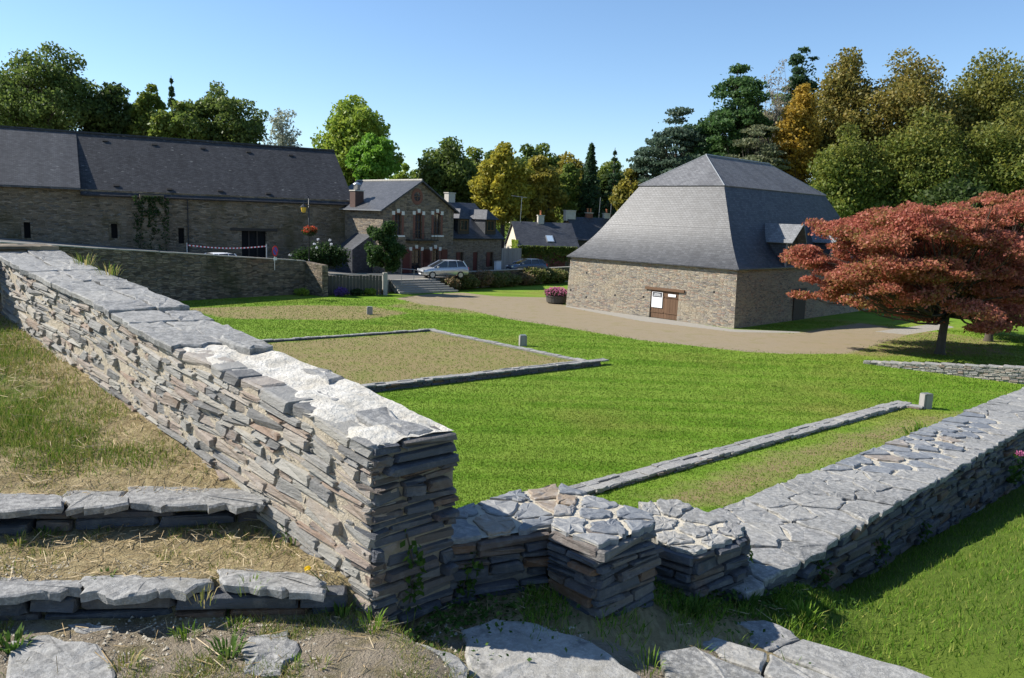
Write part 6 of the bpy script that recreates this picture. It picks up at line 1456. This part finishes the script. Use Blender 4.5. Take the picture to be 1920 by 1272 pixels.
# tufts and weeds
def tuft(label, c, n, h, w, m, spread=.05, group='weeds between the steps', name='grass_tuft', cat='weed', lean=1.0):
    t_ = thing(name, c, label, cat, group); n_ = n; a = rng.uniform(0, 2*np.pi, n_); r0 = spread*np.sqrt(rng.random(n_)); V = []; F = []
    for i in range(n_):
        d = V3(math.cos(a[i]), math.sin(a[i]), 0); p = np.asarray(c)+d*r0[i]; p[2] = c[2]-.005; hh = h*rng.uniform(.6, 1.2); ln2 = rng.uniform(.15, .8)*lean; sd = V3(-d[1], d[0], 0)*w*rng.uniform(.6, 1.2)/2
        q1_ = p+d*hh*ln2*.45+Z*hh*.6; q2_ = p+d*hh*ln2+Z*hh*(1-.35*ln2); b = len(V); V += [p-sd*.6, p+sd*.6, q1_+sd, q1_-sd, q2_]; F += [(b, b+1, b+2, b+3), (b+3, b+2, b+4)]
    mb = MB(); mb.v = [tuple(v) for v in V]; mb.f = F; o_ = mb.build('blades', m, t_, uv=False); o_['kind'] = 'stuff'; return t_
def gz(x, y):
    z = 4.8
    for _ in range(8): p = G(x, y, z); z = bzi(p[0], p[1])
    return G(x, y, z)
for x, y, n, h, w, m, lab in ((425, 1228, 40, .085, .012, M_WEED, 'bright green weed rosette in the soil, right of centre of lower left'), (350, 1195, 45, .06, .007, M_BLADEG, 'grass tuft just above the bright weed rosette'), (235, 1250, 60, .06, .006, M_BLADE, 'yellowish moss-like tuft near bottom left slab'), (25, 1215, 46, .08, .016, M_WEED, 'leafy weed clump at lower left corner'),
                       (535, 985, 60, .13, .010, M_WEED, 'leafy weed growing where upper step meets the wall'), (552, 1015, 40, .10, .010, M_WEED, 'small weed at wall foot below the upper step end'), (30, 1020, 50, .06, .006, M_BLADE, 'yellow-green grass tuft at left on the middle tread'), (85, 1003, 22, .05, .010, M_WEED, 'small weed under the riser of the upper step'),
                       (640, 1150, 44, .10, .012, M_WEED, 'toothed dandelion leaves at foot of the wall end'), (700, 1180, 46, .09, .006, M_BLADEG, 'grass tuft at base corner of the wall end'), (600, 1250, 30, .05, .006, M_BLADE, 'sparse tuft beside the small paving slab'), (545, 1250, 26, .05, .005, M_BLADEG, 'thin tuft left of the bottom centre slab'),
                       (765, 1195, 16, .14, .005, M_BLADEG, 'long thin grass blades at edge of the wall shadow'), (900, 1240, 24, .05, .008, M_WEED, 'little weed between the two bottom slabs'), (1215, 1255, 34, .10, .006, M_BLADEG, 'grass between shaded slab and descending steps'), (1300, 1150, 60, .10, .012, M_IVY, 'dark weeds in the shade under the stepped wall'),
                       (1400, 1140, 60, .10, .012, M_IVY, 'dark weeds at foot of right wall beside the steps'), (470, 1110, 18, .09, .005, M_BLADEG, 'thin green blades against the lower step riser'), (200, 1085, 12, .05, .010, M_WEED, 'tiny weed on the lower step tread'), (380, 1130, 16, .07, .006, M_BLADE, 'dry-tipped tuft below the lower step'),
                       (1510, 1165, 60, .11, .010, M_BLADEG, 'weeds at foot of right wall, left of the lit grass'), (445, 1180, 30, .06, .007, M_BLADEG, 'short tuft below right end of the lower step')):
    tuft(lab, gz(x, y), n, h, w, m, .03+h*.35)
# dandelion in flower
c = gz(640, 1148); t = thing('dandelion', c, 'single yellow dandelion flower leaning over the lower step', 'flower'); hd = D(577, 1066, c[1]-.06)
mb = MB(); mb.tube([c, c+(hd-c)*.5+Z*.03, hd], [.003, .0025, .002], 5); mb.build('stem', M_WEED, t, uv=False)
P = ell(hd, (.014, .014, .007), 90, .4); leaf_cloud('flower_head', P, .007, leafm('yellow_petal', (.75, .50, .01), (.85, .62, .02), (.9, .7, .05), lum=1.0), t)
# ivy strands on the shaded faces
def ivy(label, pts, n, m=M_IVY, leaf=.022, spread=.04, nrm=V3(.7, -.7, 0)):
    t_ = thing('ivy_strand', pts[0], label, 'ivy', 'ivy on the shaded stone'); P = []
    for i in range(n): k = rng.random()*(len(pts)-1); i0 = int(k); p = pts[i0]+(pts[i0+1]-pts[i0])*(k-i0); P.append(p+rdirs(1)[0]*spread*V3(1, 1, 1)+nrm*.03)
    leaf_cloud('foliage', np.array(P), leaf, m, t_); mb = MB(); mb.tube([p+nrm*.012 for p in pts], .004, 5); mb.build('stem', M_BARK, t_, uv=False)
ef = lambda x, y: onplane(lw(0, 0, 0), LW_v, x, y)
ivy('green ivy strand climbing the shaded wall end', [ef(765, 1130), ef(775, 1070), ef(760, 1000)], 70)
a_ = G(840, 1016, ZA); b_ = G(1032, 988, ZA); nA = unit(np.cross(b_-a_, Z)); af = lambda x, y: onplane(a_, nA, x, y)
ivy('ivy trailing on the stepped wall beside the wall end', [af(860, 1140), af(870, 1080), af(890, 1040)], 80)
cf = lambda x, y: onplane(cwp(0, 0, 0), CW_n, x, y)
for i, (x, y, lab) in enumerate(((1640, 1010, 'fern-like ivy clump on upper face of the right wall'), (1530, 1050, 'small ivy tuft near the start of the right wall'), (1720, 980, 'dark ivy patch midway along the right wall'), (1575, 1105, 'ivy patch low on the right wall'))): ivy(lab, [cf(x, y), cf(x+8, y+22), cf(x-6, y+46)], 70, spread=.07)
bf = G(1392, 1030, ZB-.2); ivy('lit yellow-green sprig at corner of the stepped wall', [bf, bf-Z*.06, bf-Z*.10+V3(.02, 0, 0)], 26, M_BLADEG, .02, .035)
# valerian with pink heads on the right wall, grass growing on wall tops
c = cf(1890, 905); t = thing('valerian_plant', c, 'leafy plant with pink flower heads growing from the right wall', 'plant')
mb = MB(); tips = [cf(1868, 842)+CW_n*.25, cf(1893, 826)+CW_n*.25, cf(1912, 838)+CW_n*.2, cf(1880, 880)+CW_n*.3]; P = []
for tp2 in tips: mb.tube([c, (c+tp2)/2+CW_n*.08, tp2], [.006, .005, .003], 5); P += [c+(tp2-c)*k+rdirs(1)[0]*.035 for k in rng.random(26)]
mb.build('stem', M_WEED, t, uv=False); leaf_cloud('foliage', np.array(P), .04, M_WEED, t)
for tp2 in tips[:3]: leaf_cloud('flower_head', ell(tp2, (.045, .045, .03), 60, .4), .013, L_PINK, t)
c = onplane(cwp(0, CW_th, 0), CW_n, 1738, 826); tuft('bright green plant sprawling over far edge of the right wall', c, 90, .22, .03, M_BLADEG, .28, None, 'wall_plant', 'plant', 1.3)
for x, y, s, lab in ((160, 520, .0, 'yellow grass tuft growing on top of the sloping wall'), (205, 532, .0, 'smaller grass tuft on the sloping wall top, right of the yellow one')):
    d_ = ray(x, y); P0 = lw(0, LW_th, 0); c = _C+d_*(((P0-_C)@LW_u)/(d_@LW_u)); s_ = (c-LW_T)@LW_v; c[2] = LW_top(s_); tuft(lab, c, 46, .13, .007, M_BLADE, .09, 'tufts on the sloping wall', 'grass_tuft', 'weed', 1.3)
